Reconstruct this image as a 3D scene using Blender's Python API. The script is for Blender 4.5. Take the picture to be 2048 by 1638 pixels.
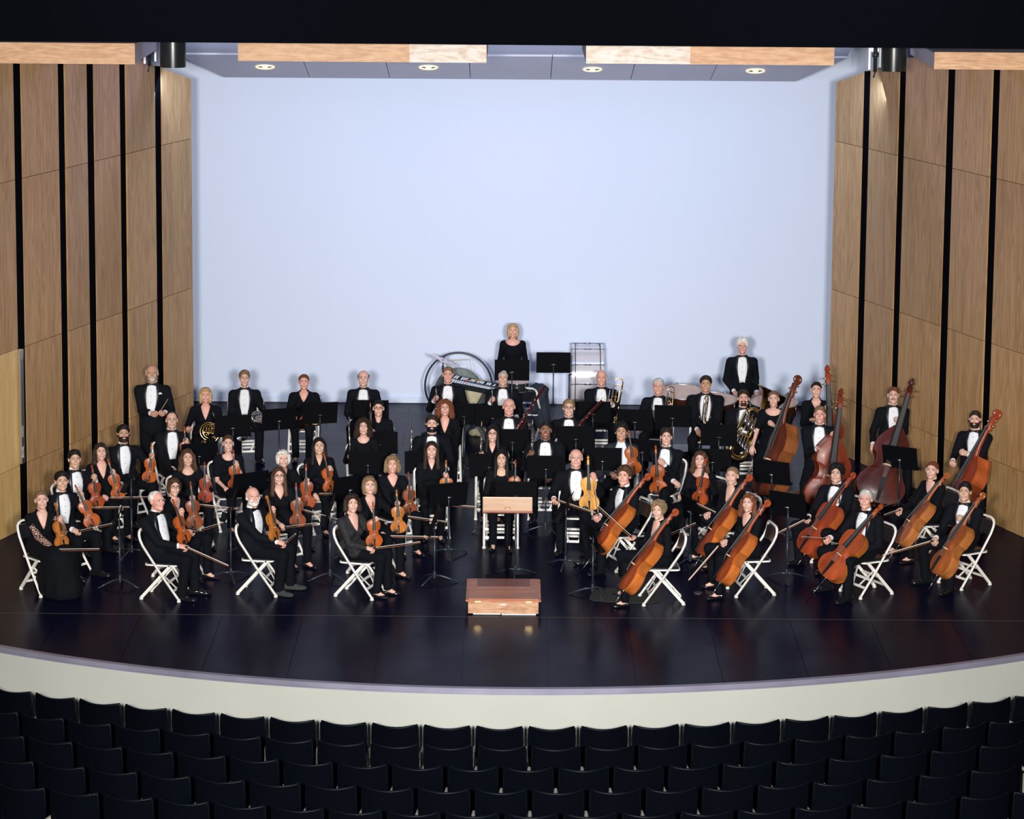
import bpy, math, random
import numpy as np
from mathutils import Vector, Matrix

random.seed(7)
rng = np.random.default_rng(7)
C = bpy.context.scene.collection
for o in list(bpy.data.objects):
    bpy.data.objects.remove(o)

# ------------------------------------------------------------------ camera
W_, H_ = 2048, 1638
FPX = 6000.0
PITCH = math.radians(8.75)
ROLL = math.radians(0.45)
HC = 9.24
PY = 568.0                     # row of the lens axis
_R0 = Vector((1, 0, 0)); _F = Vector((0, math.cos(PITCH), -math.sin(PITCH))); _U0 = Vector((0, math.sin(PITCH), math.cos(PITCH)))
CR = _R0 * math.cos(ROLL) + _U0 * math.sin(ROLL)
CU = -_R0 * math.sin(ROLL) + _U0 * math.cos(ROLL)
CAMLOC = Vector((0, 0, HC))
cam_d = bpy.data.cameras.new('camera'); cam = bpy.data.objects.new('camera', cam_d); C.objects.link(cam)
cam_d.sensor_width = 36; cam_d.lens = FPX / W_ * 36; cam_d.sensor_fit = 'HORIZONTAL'
cam_d.shift_y = -(H_ / 2 - PY) / W_
cam_d.clip_end = 300
M = Matrix(((CR.x, CU.x, -_F.x, 0), (CR.y, CU.y, -_F.y, 0), (CR.z, CU.z, -_F.z, HC), (0, 0, 0, 1)))
cam.matrix_world = M
bpy.context.scene.camera = cam

def ray(u, v):
    return (_F + CR * ((u - W_ / 2) / FPX) - CU * ((v - PY) / FPX))
def at_z(u, v, z):
    d = ray(u, v); return CAMLOC + d * ((z - HC) / d.z)
def at_y(u, v, y):
    d = ray(u, v); return CAMLOC + d * (y / d.y)
def proj(p):
    q = Vector(p) - CAMLOC; zc = q.dot(_F)
    return W_ / 2 + FPX * q.dot(CR) / zc, PY - FPX * q.dot(CU) / zc

# ------------------------------------------------------------------ world, lights, exposure
world = bpy.data.worlds.new('hall_dark'); bpy.context.scene.world = world
world.use_nodes = True
world.node_tree.nodes['Background'].inputs[0].default_value = (0.35, 0.38, 0.55, 1)
world.node_tree.nodes['Background'].inputs[1].default_value = 0.022
vs = bpy.context.scene.view_settings
vs.view_transform = 'Standard'; vs.look = 'None'; vs.gamma = 1; vs.use_curve_mapping = False
vs.exposure = 0.0

def area(name, loc, target, sx, sy, power, col, spread=math.pi):
    d = bpy.data.lights.new(name, 'AREA'); d.shape = 'RECTANGLE'; d.size = sx; d.size_y = sy
    d.energy = power; d.color = col; d.spread = spread
    o = bpy.data.objects.new(name, d); C.objects.link(o); o.location = loc
    o.rotation_euler = (Vector(target) - Vector(loc)).to_track_quat('-Z', 'Y').to_euler()
    return o
# the photographer's two flash heads in the balcony
area('flash_light', (-1.45, 1.5, 8.95), (0, 41, 1.3), 0.9, 0.9, 1380, (1, .965, .94), math.radians(75))
area('flash_light', (1.45, 1.5, 8.95), (0, 41, 1.3), 0.9, 0.9, 1380, (1, .965, .94), math.radians(75))
# cool work lights over the stage, washing the white cyclorama
area('cyclorama_light', (0, 42.6, 5.5), (0, 48.6, 1.6), 11, .3, 98, (.46, .62, 1.0))
# lavender colour wash on the upper side walls
area('colour_light', (1.0, 43.6, 7.6), (-5.8, 41.6, 4.2), .6, .4, 34, (.42, .40, 1.0), math.radians(70))
area('colour_light', (-1.0, 43.6, 7.6), (5.8, 41.6, 4.2), .6, .4, 24, (.42, .42, 1.0), math.radians(70))
# stage wash from the lighting bridge
area('bridge_light', (-4, 33.5, 8.6), (0.5, 41, 0.5), 1.6, .5, 75, (.62, .66, 1.0))
area('bridge_light', (4, 33.5, 8.6), (-0.5, 41, 0.5), 1.6, .5, 75, (.62, .66, 1.0))

# ------------------------------------------------------------------ naming helpers
def tag(o, label=None, cat=None, group=None, kind=None):
    if label: o['label'] = label
    if cat: o['category'] = cat
    if group: o['group'] = group
    if kind: o['kind'] = kind
    return o
def empty(name, mat=None, loc=None):
    o = bpy.data.objects.new(name, None); C.objects.link(o); o.empty_display_size = .1
    if mat is not None: o.matrix_world = mat
    if loc is not None: o.location = loc
    return o
def obj(name, mesh, parent=None, mat=None, color=None):
    o = bpy.data.objects.new(name, mesh); C.objects.link(o)
    if parent is not None: o.parent = parent
    if mat is not None: o.matrix_local = mat if parent is not None else mat
    if color is not None: o.color = (color[0], color[1], color[2], 1)
    return o

# ------------------------------------------------------------------ materials
def new_mat(name):
    m = bpy.data.materials.new(name); m.use_nodes = True
    nt = m.node_tree; b = nt.nodes['Principled BSDF']
    return m, nt, b
def simple(name, col, rough=.6, metal=0, spec=.5, bump=0, bscale=60, coat=0, var=0, sheen=0):
    m, nt, b = new_mat(name)
    b.inputs['Base Color'].default_value = (*col, 1); b.inputs['Roughness'].default_value = rough
    b.inputs['Metallic'].default_value = metal; b.inputs['Specular IOR Level'].default_value = spec
    b.inputs['Coat Weight'].default_value = coat
    if sheen: b.inputs['Sheen Weight'].default_value = sheen; b.inputs['Sheen Roughness'].default_value = .4
    if bump or var:
        tc = nt.nodes.new('ShaderNodeTexCoord'); n = nt.nodes.new('ShaderNodeTexNoise')
        n.inputs['Scale'].default_value = bscale; n.inputs['Detail'].default_value = 4
        nt.links.new(tc.outputs['Object'], n.inputs['Vector'])
        if bump:
            bp = nt.nodes.new('ShaderNodeBump'); bp.inputs['Strength'].default_value = bump; bp.inputs['Distance'].default_value = .02
            nt.links.new(n.outputs['Fac'], bp.inputs['Height']); nt.links.new(bp.outputs['Normal'], b.inputs['Normal'])
        if var:
            r = nt.nodes.new('ShaderNodeValToRGB')
            r.color_ramp.elements[0].position = .3; r.color_ramp.elements[1].position = .7
            r.color_ramp.elements[0].color = (*[c * (1 - var) for c in col], 1); r.color_ramp.elements[1].color = (*[min(1, c * (1 + var)) for c in col], 1)
            nt.links.new(n.outputs['Fac'], r.inputs['Fac']); nt.links.new(r.outputs['Color'], b.inputs['Base Color'])
    return m
def by_colour(name, rough=.5, spec=.5, stretch=(1, 1, 1), scale=20, lo=.7, hi=1.15, bump=0, coat=0, sss=0, sheen=0):
    """base colour = object colour x procedural noise"""
    m, nt, b = new_mat(name); L = nt.links.new
    oi = nt.nodes.new('ShaderNodeObjectInfo'); tc = nt.nodes.new('ShaderNodeTexCoord'); mp = nt.nodes.new('ShaderNodeMapping')
    mp.inputs['Scale'].default_value = stretch
    n = nt.nodes.new('ShaderNodeTexNoise'); n.inputs['Scale'].default_value = scale; n.inputs['Detail'].default_value = 4
    mr = nt.nodes.new('ShaderNodeMapRange'); mr.inputs['From Min'].default_value = .3; mr.inputs['From Max'].default_value = .7
    mr.inputs['To Min'].default_value = lo; mr.inputs['To Max'].default_value = hi
    vm = nt.nodes.new('ShaderNodeVectorMath'); vm.operation = 'SCALE'
    L(tc.outputs['Object'], mp.inputs['Vector']); L(mp.outputs['Vector'], n.inputs['Vector']); L(n.outputs['Fac'], mr.inputs['Value'])
    L(oi.outputs['Color'], vm.inputs[0]); L(mr.outputs['Result'], vm.inputs['Scale']); L(vm.outputs['Vector'], b.inputs['Base Color'])
    b.inputs['Roughness'].default_value = rough; b.inputs['Specular IOR Level'].default_value = spec; b.inputs['Coat Weight'].default_value = coat
    b.inputs['Coat Roughness'].default_value = .15
    if sheen: b.inputs['Sheen Weight'].default_value = sheen
    if bump:
        bp = nt.nodes.new('ShaderNodeBump'); bp.inputs['Strength'].default_value = bump; bp.inputs['Distance'].default_value = .01
        L(n.outputs['Fac'], bp.inputs['Height']); L(bp.outputs['Normal'], b.inputs['Normal'])
    return m
MT = {}
MT['skin'] = by_colour('skin', .5, .4, scale=14, lo=.93, hi=1.06)
MT['hair'] = by_colour('hair', .6, .18, stretch=(1, 1, .25), scale=70, lo=.6, hi=1.35, bump=.4)
MT['varnish'] = by_colour('varnish', .36, .3, stretch=(1, 1, .2), scale=25, lo=.6, hi=1.25, coat=.03)
MT['lips'] = simple('lips', (.50, .17, .15), .4)
MT['eye_white'] = simple('eye_white', (.75, .75, .75), .3)
MT['teeth'] = simple('teeth', (.88, .86, .82), .3)
MT['iris'] = simple('iris', (.03, .02, .015), .2)
MT['suit'] = simple('suit_wool', (.0032, .0045, .0075), .85, spec=.16, bump=.35, bscale=9)
MT['satin'] = simple('lapel_satin', (.006, .008, .012), .35, spec=.5)
MT['black_knit'] = simple('black_knit', (.0034, .0045, .007), .88, spec=.14, bump=.3, bscale=12)
MT['trousers'] = simple('black_trousers', (.0028, .004, .0068), .88, spec=.14, bump=.3, bscale=8)
MT['shirt'] = simple('white_shirt', (.80, .83, .86), .7, bump=.15, bscale=30)
MT['tie'] = simple('bow_tie_satin', (.004, .004, .006), .4)
MT['leather'] = simple('black_leather', (.008, .008, .01), .18, spec=.6)
MT['suede'] = simple('grey_suede', (.035, .04, .04), .9, bump=.4, bscale=80)
MT['chair_white'] = simple('white_enamel', (.82, .80, .74), .35)
MT['vinyl'] = simple('black_vinyl', (.012, .013, .017), .32)
MT['rubber'] = simple('pale_rubber', (.72, .70, .63), .6)
MT['stand'] = simple('stand_black', (.002, .0025, .004), .6, spec=.12)
MT['stand_pole'] = simple('stand_pole_black', (.02, .03, .04), .35)
MT['chrome'] = simple('chrome', (.75, .75, .76), .12, metal=1)
MT['steel'] = simple('brushed_steel', (.5, .52, .54), .35, metal=1)
MT['brass'] = simple('brass', (.80, .56, .22), .16, metal=1)
MT['gold'] = simple('gold_brass', (.85, .48, .16), .16, metal=1)
MT['silver'] = simple('silver_plate', (.85, .84, .80), .15, metal=1)
MT['ebony'] = simple('ebony', (.010, .0095, .010), .5, spec=.3)
MT['string'] = simple('wound_string', (.22, .22, .22), .65)
MT['maple'] = simple('pale_maple', (.72, .50, .28), .45)
MT['bowstick'] = simple('bow_stick', (.40, .14, .07), .35)
MT['bowhair'] = simple('bow_hair', (.85, .80, .68), .6)
MT['bassoon'] = simple('bassoon_maple', (.05, .005, .006), .25, coat=.3)
MT['ivory'] = simple('ivory', (.85, .78, .62), .4)
MT['drumhead'] = simple('calfskin_head', (.80, .58, .48), .6, var=.08, bscale=5)
MT['copper'] = simple('dark_copper', (.10, .035, .02), .3, metal=.7)
MT['gong'] = simple('gong_bronze', (.035, .055, .055), .45, metal=.4, var=.35, bscale=9, bump=.12)
MT['gongpale'] = simple('gong_centre', (.38, .33, .20), .45, metal=.4, var=.25, bscale=20)
MT['red'] = simple('red_yarn', (.5, .03, .06), .8)
MT['blue'] = simple('blue_yarn', (.02, .12, .25), .8)
MT['cream'] = simple('cream_cloth', (.50, .46, .31), .8, var=.12, bscale=8)
MT['black'] = simple('matte_black', (.002, .0025, .004), .9, spec=.02)
MT['baton'] = simple('baton_wood', (.8, .66, .45), .5)
MT['jacket_green'] = simple('dark_teal_wool', (.006, .014, .02), .8, bump=.3, bscale=9)
MT['tee'] = simple('pale_shirt', (.72, .78, .82), .8, bump=.2, bscale=14)
MT['cymbal'] = simple('cymbal_bronze', (.80, .62, .68), .25, metal=.85)
MT['mirror_shell'] = simple('polished_drum_shell', (.80, .78, .84), .18, metal=.25)

def wood(name, c0, c1, c2, rough=.45, grain=(9, 9, .55), seed_var=.12, ring=1.0):
    m, nt, b = new_mat(name); L = nt.links.new; N = nt.nodes.new
    tc = N('ShaderNodeTexCoord'); oi = N('ShaderNodeObjectInfo'); add = N('ShaderNodeVectorMath'); add.operation = 'ADD'
    sc = N('ShaderNodeVectorMath'); sc.operation = 'SCALE'; sc.inputs['Scale'].default_value = 37
    comb = N('ShaderNodeCombineXYZ')
    L(oi.outputs['Random'], comb.inputs[0]); L(oi.outputs['Random'], comb.inputs[1]); L(oi.outputs['Random'], comb.inputs[2])
    L(comb.outputs[0], sc.inputs[0]); L(tc.outputs['Object'], add.inputs[0]); L(sc.outputs[0], add.inputs[1])
    mp = N('ShaderNodeMapping'); mp.inputs['Scale'].default_value = grain; L(add.outputs[0], mp.inputs['Vector'])
    n1 = N('ShaderNodeTexNoise'); n1.inputs['Scale'].default_value = 1.0; n1.inputs['Detail'].default_value = 2; n1.inputs['Distortion'].default_value = .6
    L(mp.outputs[0], n1.inputs['Vector'])
    mul = N('ShaderNodeMath'); mul.operation = 'MULTIPLY'; mul.inputs[1].default_value = 46 * ring; L(n1.outputs['Fac'], mul.inputs[0])
    sn = N('ShaderNodeMath'); sn.operation = 'SINE'; L(mul.outputs[0], sn.inputs[0])
    mp2 = N('ShaderNodeMapping'); mp2.inputs['Scale'].default_value = (grain[0] * 14, grain[1] * 14, grain[2] * 5); L(add.outputs[0], mp2.inputs['Vector'])
    n2 = N('ShaderNodeTexNoise'); n2.inputs['Scale'].default_value = 1.0; n2.inputs['Detail'].default_value = 5; L(mp2.outputs[0], n2.inputs['Vector'])
    a1 = N('ShaderNodeMath'); a1.operation = 'MULTIPLY_ADD'; a1.inputs[1].default_value = .16; a1.inputs[2].default_value = .0
    L(sn.outputs[0], a1.inputs[0])
    a2 = N('ShaderNodeMath'); a2.operation = 'ADD'; L(a1.outputs[0], a2.inputs[0]); L(n2.outputs['Fac'], a2.inputs[1])
    n3 = N('ShaderNodeTexNoise'); n3.inputs['Scale'].default_value = .5; L(mp.outputs[0], n3.inputs['Vector'])
    a3 = N('ShaderNodeMath'); a3.operation = 'MULTIPLY_ADD'; a3.inputs[1].default_value = .45; a3.inputs[2].default_value = -.22; L(n3.outputs['Fac'], a3.inputs[0])
    a4 = N('ShaderNodeMath'); a4.operation = 'ADD'; L(a2.outputs[0], a4.inputs[0]); L(a3.outputs[0], a4.inputs[1])
    r = N('ShaderNodeValToRGB'); e = r.color_ramp.elements
    e[0].position = .18; e[0].color = (*c0, 1); e[1].position = .82; e[1].color = (*c2, 1)
    x = e.new(.5); x.color = (*c1, 1)
    L(a4.outputs[0], r.inputs['Fac'])
    hv = N('ShaderNodeMapRange'); hv.inputs['To Min'].default_value = 1 - seed_var; hv.inputs['To Max'].default_value = 1 + seed_var
    L(oi.outputs['Random'], hv.inputs['Value'])
    vm = N('ShaderNodeVectorMath'); vm.operation = 'SCALE'; L(r.outputs['Color'], vm.inputs[0]); L(hv.outputs['Result'], vm.inputs['Scale'])
    L(vm.outputs['Vector'], b.inputs['Base Color'])
    b.inputs['Roughness'].default_value = rough
    bp = N('ShaderNodeBump'); bp.inputs['Strength'].default_value = .08; bp.inputs['Distance'].default_value = .01
    L(a4.outputs[0], bp.inputs['Height']); L(bp.outputs['Normal'], b.inputs['Normal'])
    return m
MT['oak'] = wood('oak_veneer', (.32, .172, .062), (.47, .272, .108), (.575, .355, .155), .5)
MT['oak_door'] = wood('honey_oak_veneer', (.62, .38, .12), (.74, .48, .17), (.82, .56, .24), .4)
MT['birch'] = wood('birch_plywood', (.50, .26, .12), (.62, .35, .18), (.72, .45, .25), .5, grain=(.6, 6, 6))
MT['birch_pale'] = wood('whitewashed_birch', (.66, .50, .38), (.80, .72, .62), (.86, .82, .76), .5, grain=(.8, 5, 5))
MT['cherry'] = wood('cherry_top', (.36, .12, .055), (.50, .18, .085), (.60, .25, .125), .32, grain=(.8, 7, 7), seed_var=.04, ring=.6)
MT['podium_oak'] = wood('red_oak', (.36, .17, .085), (.52, .29, .16), (.60, .37, .23), .45, grain=(.9, 8, 9), seed_var=.03)
MT['desk_wood'] = wood('desk_wood', (.72, .48, .32), (.80, .55, .38), (.86, .62, .46), .5, grain=(.5, 5, 5), seed_var=.02, ring=.3)

# ------------------------------------------------------------------ mesh builder
def ortho(d):
    d = d.normalized(); a = Vector((0, 0, 1)) if abs(d.z) < .9 else Vector((1, 0, 0))
    x = d.cross(a).normalized(); return x, d.cross(x).normalized()
class MB:
    def __init__(s): s.v = []; s.f = []; s.m = []
    def add(s, vs, fs, mi=0):
        n = len(s.v); s.v.extend([tuple(v) for v in vs]); s.f.extend([tuple(i + n for i in f) for f in fs]); s.m.extend([mi] * len(fs)); return s
    def box(s, lo, hi, mi=0, bev=0.0, mat=None):
        x0, y0, z0 = lo; x1, y1, z1 = hi
        if bev <= 0:
            v = [(x0, y0, z0), (x1, y0, z0), (x1, y1, z0), (x0, y1, z0), (x0, y0, z1), (x1, y0, z1), (x1, y1, z1), (x0, y1, z1)]
            f = [(0, 3, 2, 1), (4, 5, 6, 7), (0, 1, 5, 4), (1, 2, 6, 5), (2, 3, 7, 6), (3, 0, 4, 7)]
        else:
            b = min(bev, (x1 - x0) / 2.01, (y1 - y0) / 2.01, (z1 - z0) / 2.01)
            v = []; idx = {}
            for ix, (xa, sx) in enumerate(((x0, 1), (x1, -1))):
                for iy, (ya, sy) in enumerate(((y0, 1), (y1, -1))):
                    for iz, (za, sz) in enumerate(((z0, 1), (z1, -1))):
                        for ax in range(3):
                            p = [xa + sx * b, ya + sy * b, za + sz * b]
                            p[ax] = (xa, ya, za)[ax]
                            idx[(ix, iy, iz, ax)] = len(v); v.append(tuple(p))
            g = lambda *k: idx[k]
            f = []
            f += [(g(0,0,0,0), g(0,0,1,0), g(0,1,1,0), g(0,1,0,0)), (g(1,0,0,0), g(1,1,0,0), g(1,1,1,0), g(1,0,1,0))]
            f += [(g(0,0,0,1), g(1,0,0,1), g(1,0,1,1), g(0,0,1,1)), (g(0,1,0,1), g(0,1,1,1), g(1,1,1,1), g(1,1,0,1))]
            f += [(g(0,0,0,2), g(0,1,0,2), g(1,1,0,2), g(1,0,0,2)), (g(0,0,1,2), g(1,0,1,2), g(1,1,1,2), g(0,1,1,2))]
            for a in (0, 1):
                for c in (0, 1):
                    f += [(g(0,a,c,1), g(1,a,c,1), g(1,a,c,2), g(0,a,c,2)), (g(a,0,c,0), g(a,1,c,0), g(a,1,c,2), g(a,0,c,2)), (g(a,c,0,0), g(a,c,1,0), g(a,c,1,1), g(a,c,0,1))]
            for a in (0, 1):
                for c in (0, 1):
                    for d in (0, 1): f.append((g(a,c,d,0), g(a,c,d,1), g(a,c,d,2)))
        if mat is not None: v = [tuple(mat @ Vector(p)) for p in v]
        return s.add(v, f, mi)
    def tube(s, pts, rad, n=8, mi=0, cap=True, closed=False, flat=1.0):
        pts = [Vector(p) for p in pts]; k = len(pts)
        if not hasattr(rad, '__len__'): rad = [rad] * k
        vs = []; x = None
        for i, p in enumerate(pts):
            if closed: d = pts[(i + 1) % k] - pts[i - 1]
            else: d = pts[min(i + 1, k - 1)] - pts[max(i - 1, 0)]
            if d.length < 1e-9: d = Vector((0, 0, 1))
            d.normalize()
            if x is None: x, y = ortho(d)
            else:
                x = (x - d * x.dot(d))
                if x.length < 1e-6: x, _ = ortho(d)
                x.normalize(); y = d.cross(x)
            for j in range(n):
                a = 2 * math.pi * j / n; vs.append(p + (x * math.cos(a) + y * math.sin(a) * flat) * rad[i])
        fs = []
        for i in range(k if closed else k - 1):
            i2 = (i + 1) % k
            for j in range(n): fs.append((i * n + j, i * n + (j + 1) % n, i2 * n + (j + 1) % n, i2 * n + j))
        if cap and not closed:
            fs.append(tuple(range(n - 1, -1, -1))); fs.append(tuple((k - 1) * n + j for j in range(n)))
        return s.add(vs, fs, mi)
    def lathe(s, prof, n=24, mi=0, mat=None, cap=False):
        vs = []; fs = []
        for r, z in prof:
            for j in range(n):
                a = 2 * math.pi * j / n; p = Vector((r * math.cos(a), r * math.sin(a), z)); vs.append(mat @ p if mat is not None else p)
        for i in range(len(prof) - 1):
            for j in range(n): fs.append((i * n + j, i * n + (j + 1) % n, (i + 1) * n + (j + 1) % n, (i + 1) * n + j))
        if cap:
            fs.append(tuple(range(n - 1, -1, -1))); fs.append(tuple((len(prof) - 1) * n + j for j in range(n)))
        return s.add(vs, fs, mi)
    def ball(s, c, r, n=8, mi=0, mat=None):
        c = Vector(c); r = (r, r, r) if not hasattr(r, '__len__') else r
        vs = []; fs = []; m = max(4, n // 2 + 1)
        for i in range(m + 1):
            th = math.pi * i / m
            for j in range(n):
                a = 2 * math.pi * j / n; p = Vector((r[0] * math.sin(th) * math.cos(a), r[1] * math.sin(th) * math.sin(a), r[2] * math.cos(th))) + c
                vs.append(mat @ p if mat is not None else p)
        for i in range(m):
            for j in range(n): fs.append((i * n + j, (i + 1) * n + j, (i + 1) * n + (j + 1) % n, i * n + (j + 1) % n))
        return s.add(vs, fs, mi)
    def prism(s, outline, z0, z1, mi=0, mat=None):
        n = len(outline); vs = [(x, y, z0) for x, y in outline] + [(x, y, z1) for x, y in outline]
        if mat is not None: vs = [mat @ Vector(p) for p in vs]
        fs = [tuple(range(n - 1, -1, -1)), tuple(range(n, 2 * n))] + [(i, (i + 1) % n, n + (i + 1) % n, n + i) for i in range(n)]
        return s.add(vs, fs, mi)
    def mesh(s, name, mats, smooth=False, angle=None):
        me = bpy.data.meshes.new(name); me.from_pydata([tuple(v) for v in s.v], [], s.f)
        for m in mats: me.materials.append(MT[m] if isinstance(m, str) else m)
        if len(mats) > 1: me.polygons.foreach_set('material_index', s.m)
        if smooth:
            me.polygons.foreach_set('use_smooth', [True] * len(s.f))
            if angle: me.set_sharp_from_angle(angle=math.radians(angle))
        me.update(); return me
def np_mesh(name, V, F, mats, mi=None, smooth=True):
    """V (n,3) float, F (m,4) int quads"""
    me = bpy.data.meshes.new(name); n = len(V); m = len(F)
    me.vertices.add(n); me.vertices.foreach_set('co', np.ascontiguousarray(V, dtype=np.float32).ravel())
    me.loops.add(m * 4); me.loops.foreach_set('vertex_index', np.ascontiguousarray(F, dtype=np.int32).ravel())
    me.polygons.add(m); me.polygons.foreach_set('loop_start', np.arange(0, m * 4, 4, dtype=np.int32))
    for x in mats: me.materials.append(MT[x] if isinstance(x, str) else x)
    if mi is not None: me.polygons.foreach_set('material_index', np.asarray(mi, dtype=np.int32))
    me.polygons.foreach_set('use_smooth', np.full(m, smooth)); me.update(calc_edges=True); return me

# ------------------------------------------------------------------ distance fields and surface nets
def smin(a, b, k):
    if k <= 0: return np.minimum(a, b)
    h = np.clip(.5 + .5 * (b - a) / k, 0, 1); return b + (a - b) * h - k * h * (1 - h)
def cone(a, b, ra, rb, k=.03):
    a = np.array(a, float); b = np.array(b, float); ab = b - a; L2 = max(ab @ ab, 1e-9)
    def fn(X, Y, Z):
        px, py, pz = X - a[0], Y - a[1], Z - a[2]
        t = np.clip((px * ab[0] + py * ab[1] + pz * ab[2]) / L2, 0, 1)
        return np.sqrt((px - t * ab[0]) ** 2 + (py - t * ab[1]) ** 2 + (pz - t * ab[2]) ** 2) - (ra + (rb - ra) * t)
    r = max(ra, rb) + k
    return (fn, np.minimum(a, b) - r, np.maximum(a, b) + r, k)
def ell(c, r, k=.03, sub=False):
    c = np.array(c, float); r = np.array(r if hasattr(r, '__len__') else (r, r, r), float)
    def fn(X, Y, Z):
        px, py, pz = (X - c[0]), (Y - c[1]), (Z - c[2])
        k0 = np.sqrt((px / r[0]) ** 2 + (py / r[1]) ** 2 + (pz / r[2]) ** 2)
        k1 = np.sqrt((px / r[0] ** 2) ** 2 + (py / r[1] ** 2) ** 2 + (pz / r[2] ** 2) ** 2) + 1e-9
        return k0 * (k0 - 1) / k1
    return (fn, c - r - k, c + r + k, -k if sub else k)
def field(prims, h, pad=.03):
    pos = [p for p in prims if p[3] >= 0]
    lo = np.min([p[1] for p in pos], axis=0) - pad; hi = np.max([p[2] for p in pos], axis=0) + pad
    n = np.ceil((hi - lo) / h).astype(int) + 1
    ax = [lo[i] + h * np.arange(n[i]) for i in range(3)]
    D = np.full(n, .25, dtype=np.float32)
    for fn, l, u, k in prims:
        m = .04
        i0 = np.maximum(0, np.floor((l - m - lo) / h).astype(int)); i1 = np.minimum(n, np.ceil((u + m - lo) / h).astype(int) + 1)
        if np.any(i1 <= i0): continue
        X = ax[0][i0[0]:i1[0], None, None]; Y = ax[1][None, i0[1]:i1[1], None]; Z = ax[2][None, None, i0[2]:i1[2]]
        sl = (slice(i0[0], i1[0]), slice(i0[1], i1[1]), slice(i0[2], i1[2]))
        v = fn(X, Y, Z)
        if k >= 0: D[sl] = smin(D[sl], v, k)
        else: D[sl] = -smin(-D[sl], v, -k)
    return D, lo, h
def grid_xyz(D, lo, h):
    n = D.shape
    return (lo[0] + h * np.arange(n[0]))[:, None, None], (lo[1] + h * np.arange(n[1]))[None, :, None], (lo[2] + h * np.arange(n[2]))[None, None, :]
def surfnet(D, lo, h):
    S = D < 0
    n = np.array(D.shape)
    cs = np.zeros(n - 1, dtype=np.int8)
    for dx in (0, 1):
        for dy in (0, 1):
            for dz in (0, 1): cs += S[dx:n[0] - 1 + dx, dy:n[1] - 1 + dy, dz:n[2] - 1 + dz]
    act = (cs > 0) & (cs < 8)
    I = np.argwhere(act)
    if len(I) == 0: return np.zeros((0, 3)), np.zeros((0, 4), int)
    idx = np.full(n - 1, -1, dtype=np.int32); idx[act] = np.arange(len(I))
    acc = np.zeros((len(I), 3)); cnt = np.zeros(len(I))
    for axis in range(3):
        o1, o2 = [a for a in range(3) if a != axis]
        for a in (0, 1):
            for b in (0, 1):
                off = np.zeros(3, int); off[o1] = a; off[o2] = b
                P = I + off; Q = P.copy(); Q[:, axis] += 1
                v0 = D[P[:, 0], P[:, 1], P[:, 2]]; v1 = D[Q[:, 0], Q[:, 1], Q[:, 2]]
                cr = (v0 < 0) != (v1 < 0)
                t = np.where(cr, v0 / np.where(v0 == v1, 1, v0 - v1), 0)
                pt = P.astype(float); pt[:, axis] += t
                acc[cr] += pt[cr]; cnt[cr] += 1
    V = lo + h * (acc / cnt[:, None])
    F = []
    for axis in range(3):
        o1, o2 = [(1, 2), (2, 0), (0, 1)][axis]
        sl0 = [slice(None)] * 3; sl1 = [slice(None)] * 3
        sl0[axis] = slice(0, -1); sl1[axis] = slice(1, None)
        A = S[tuple(sl0)]; B = S[tuple(sl1)]
        E = np.argwhere(A != B)
        ok = (E[:, o1] > 0) & (E[:, o2] > 0) & (E[:, o1] < n[o1] - 1) & (E[:, o2] < n[o2] - 1); E = E[ok]
        inside = A[E[:, 0], E[:, 1], E[:, 2]]
        q = []
        for a, b in ((1, 1), (0, 1), (0, 0), (1, 0)):
            c = E.copy(); c[:, o1] -= a; c[:, o2] -= b
            q.append(idx[c[:, 0], c[:, 1], c[:, 2]])
        q = np.stack(q, 1); q[~inside] = q[~inside][:, ::-1]
        F.append(q)
    F = np.concatenate(F); F = F[(F >= 0).all(1)]
    return V, F
import functools
def mx(a): return functools.reduce(np.maximum, a)
# ================================================================== HEAD, HAIR, HANDS (templates; -Y is forward)
HEAD = [ell((0, .014, .030), (.0755, .094, .084), .02), ell((0, -.022, -.026), (.0600, .066, .084), .025),
        cone((-.030, -.030, -.072), (0, -.064, -.097), .024, .019, .025), cone((.030, -.030, -.072), (0, -.064, -.097), .024, .019, .025),
        ell((-.036, -.062, -.030), .022, .02), ell((.036, -.062, -.030), .022, .02),
        cone((-.038, -.073, .020), (.038, -.073, .020), .012, .012, .015),
        ell((-.031, -.100, .003), (.017, .016, .011), .012, True), ell((.031, -.100, .003), (.017, .016, .011), .012, True),
        cone((0, -.086, .012), (0, -.106, -.026), .008, .012, .010), ell((-.011, -.096, -.030), .009, .006), ell((.011, -.096, -.030), .009, .006),
        cone((-.022, -.083, -.056), (0, -.090, -.060), .006, .008, .010), cone((.022, -.083, -.056), (0, -.090, -.060), .006, .008, .010),
        ell((-.076, .010, -.006), (.010, .019, .031), .008), ell((.076, .010, -.006), (.010, .019, .031), .008),
        cone((0, .022, -.06), (0, .030, -.19), .047, .052, .03)]
def build_head():
    D, lo, h = field(HEAD, .0052)
    V, F = surfnet(D, lo, h)
    c = V[F].mean(1)
    mi = np.zeros(len(F), int)
    smile = np.abs(c[:, 0]) * .18
    mi[(np.abs(c[:, 0]) < .024) & (c[:, 1] < -.08) & (np.abs(c[:, 2] + .059 - smile) < .0064)] = 1
    V = V.tolist(); F = F.tolist(); mi = mi.tolist()
    b = MB()
    for s in (-1, 1):
        b.ball((s * .030, -.0800, .004), (.0125, .006, .0062), 8, 2)
        b.ball((s * .030, -.0855, .004), (.0068, .0022, .0062), 6, 3)
        b.tube([(s * .017, -.0865, .0085), (s * .030, -.0885, .0115), (s * .044, -.079, .0075)], .0024, 4, 3)
    b.ball((0, -.0955, -.0572), (.0165, .0040, .0040), 8, 4)
    return V, F, mi, b
_hv, _hf, _hm, _hb = build_head()
HEAD_V = np.array(_hv); HEAD_F = np.array(_hf); HEAD_M = np.array(_hm)
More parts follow.
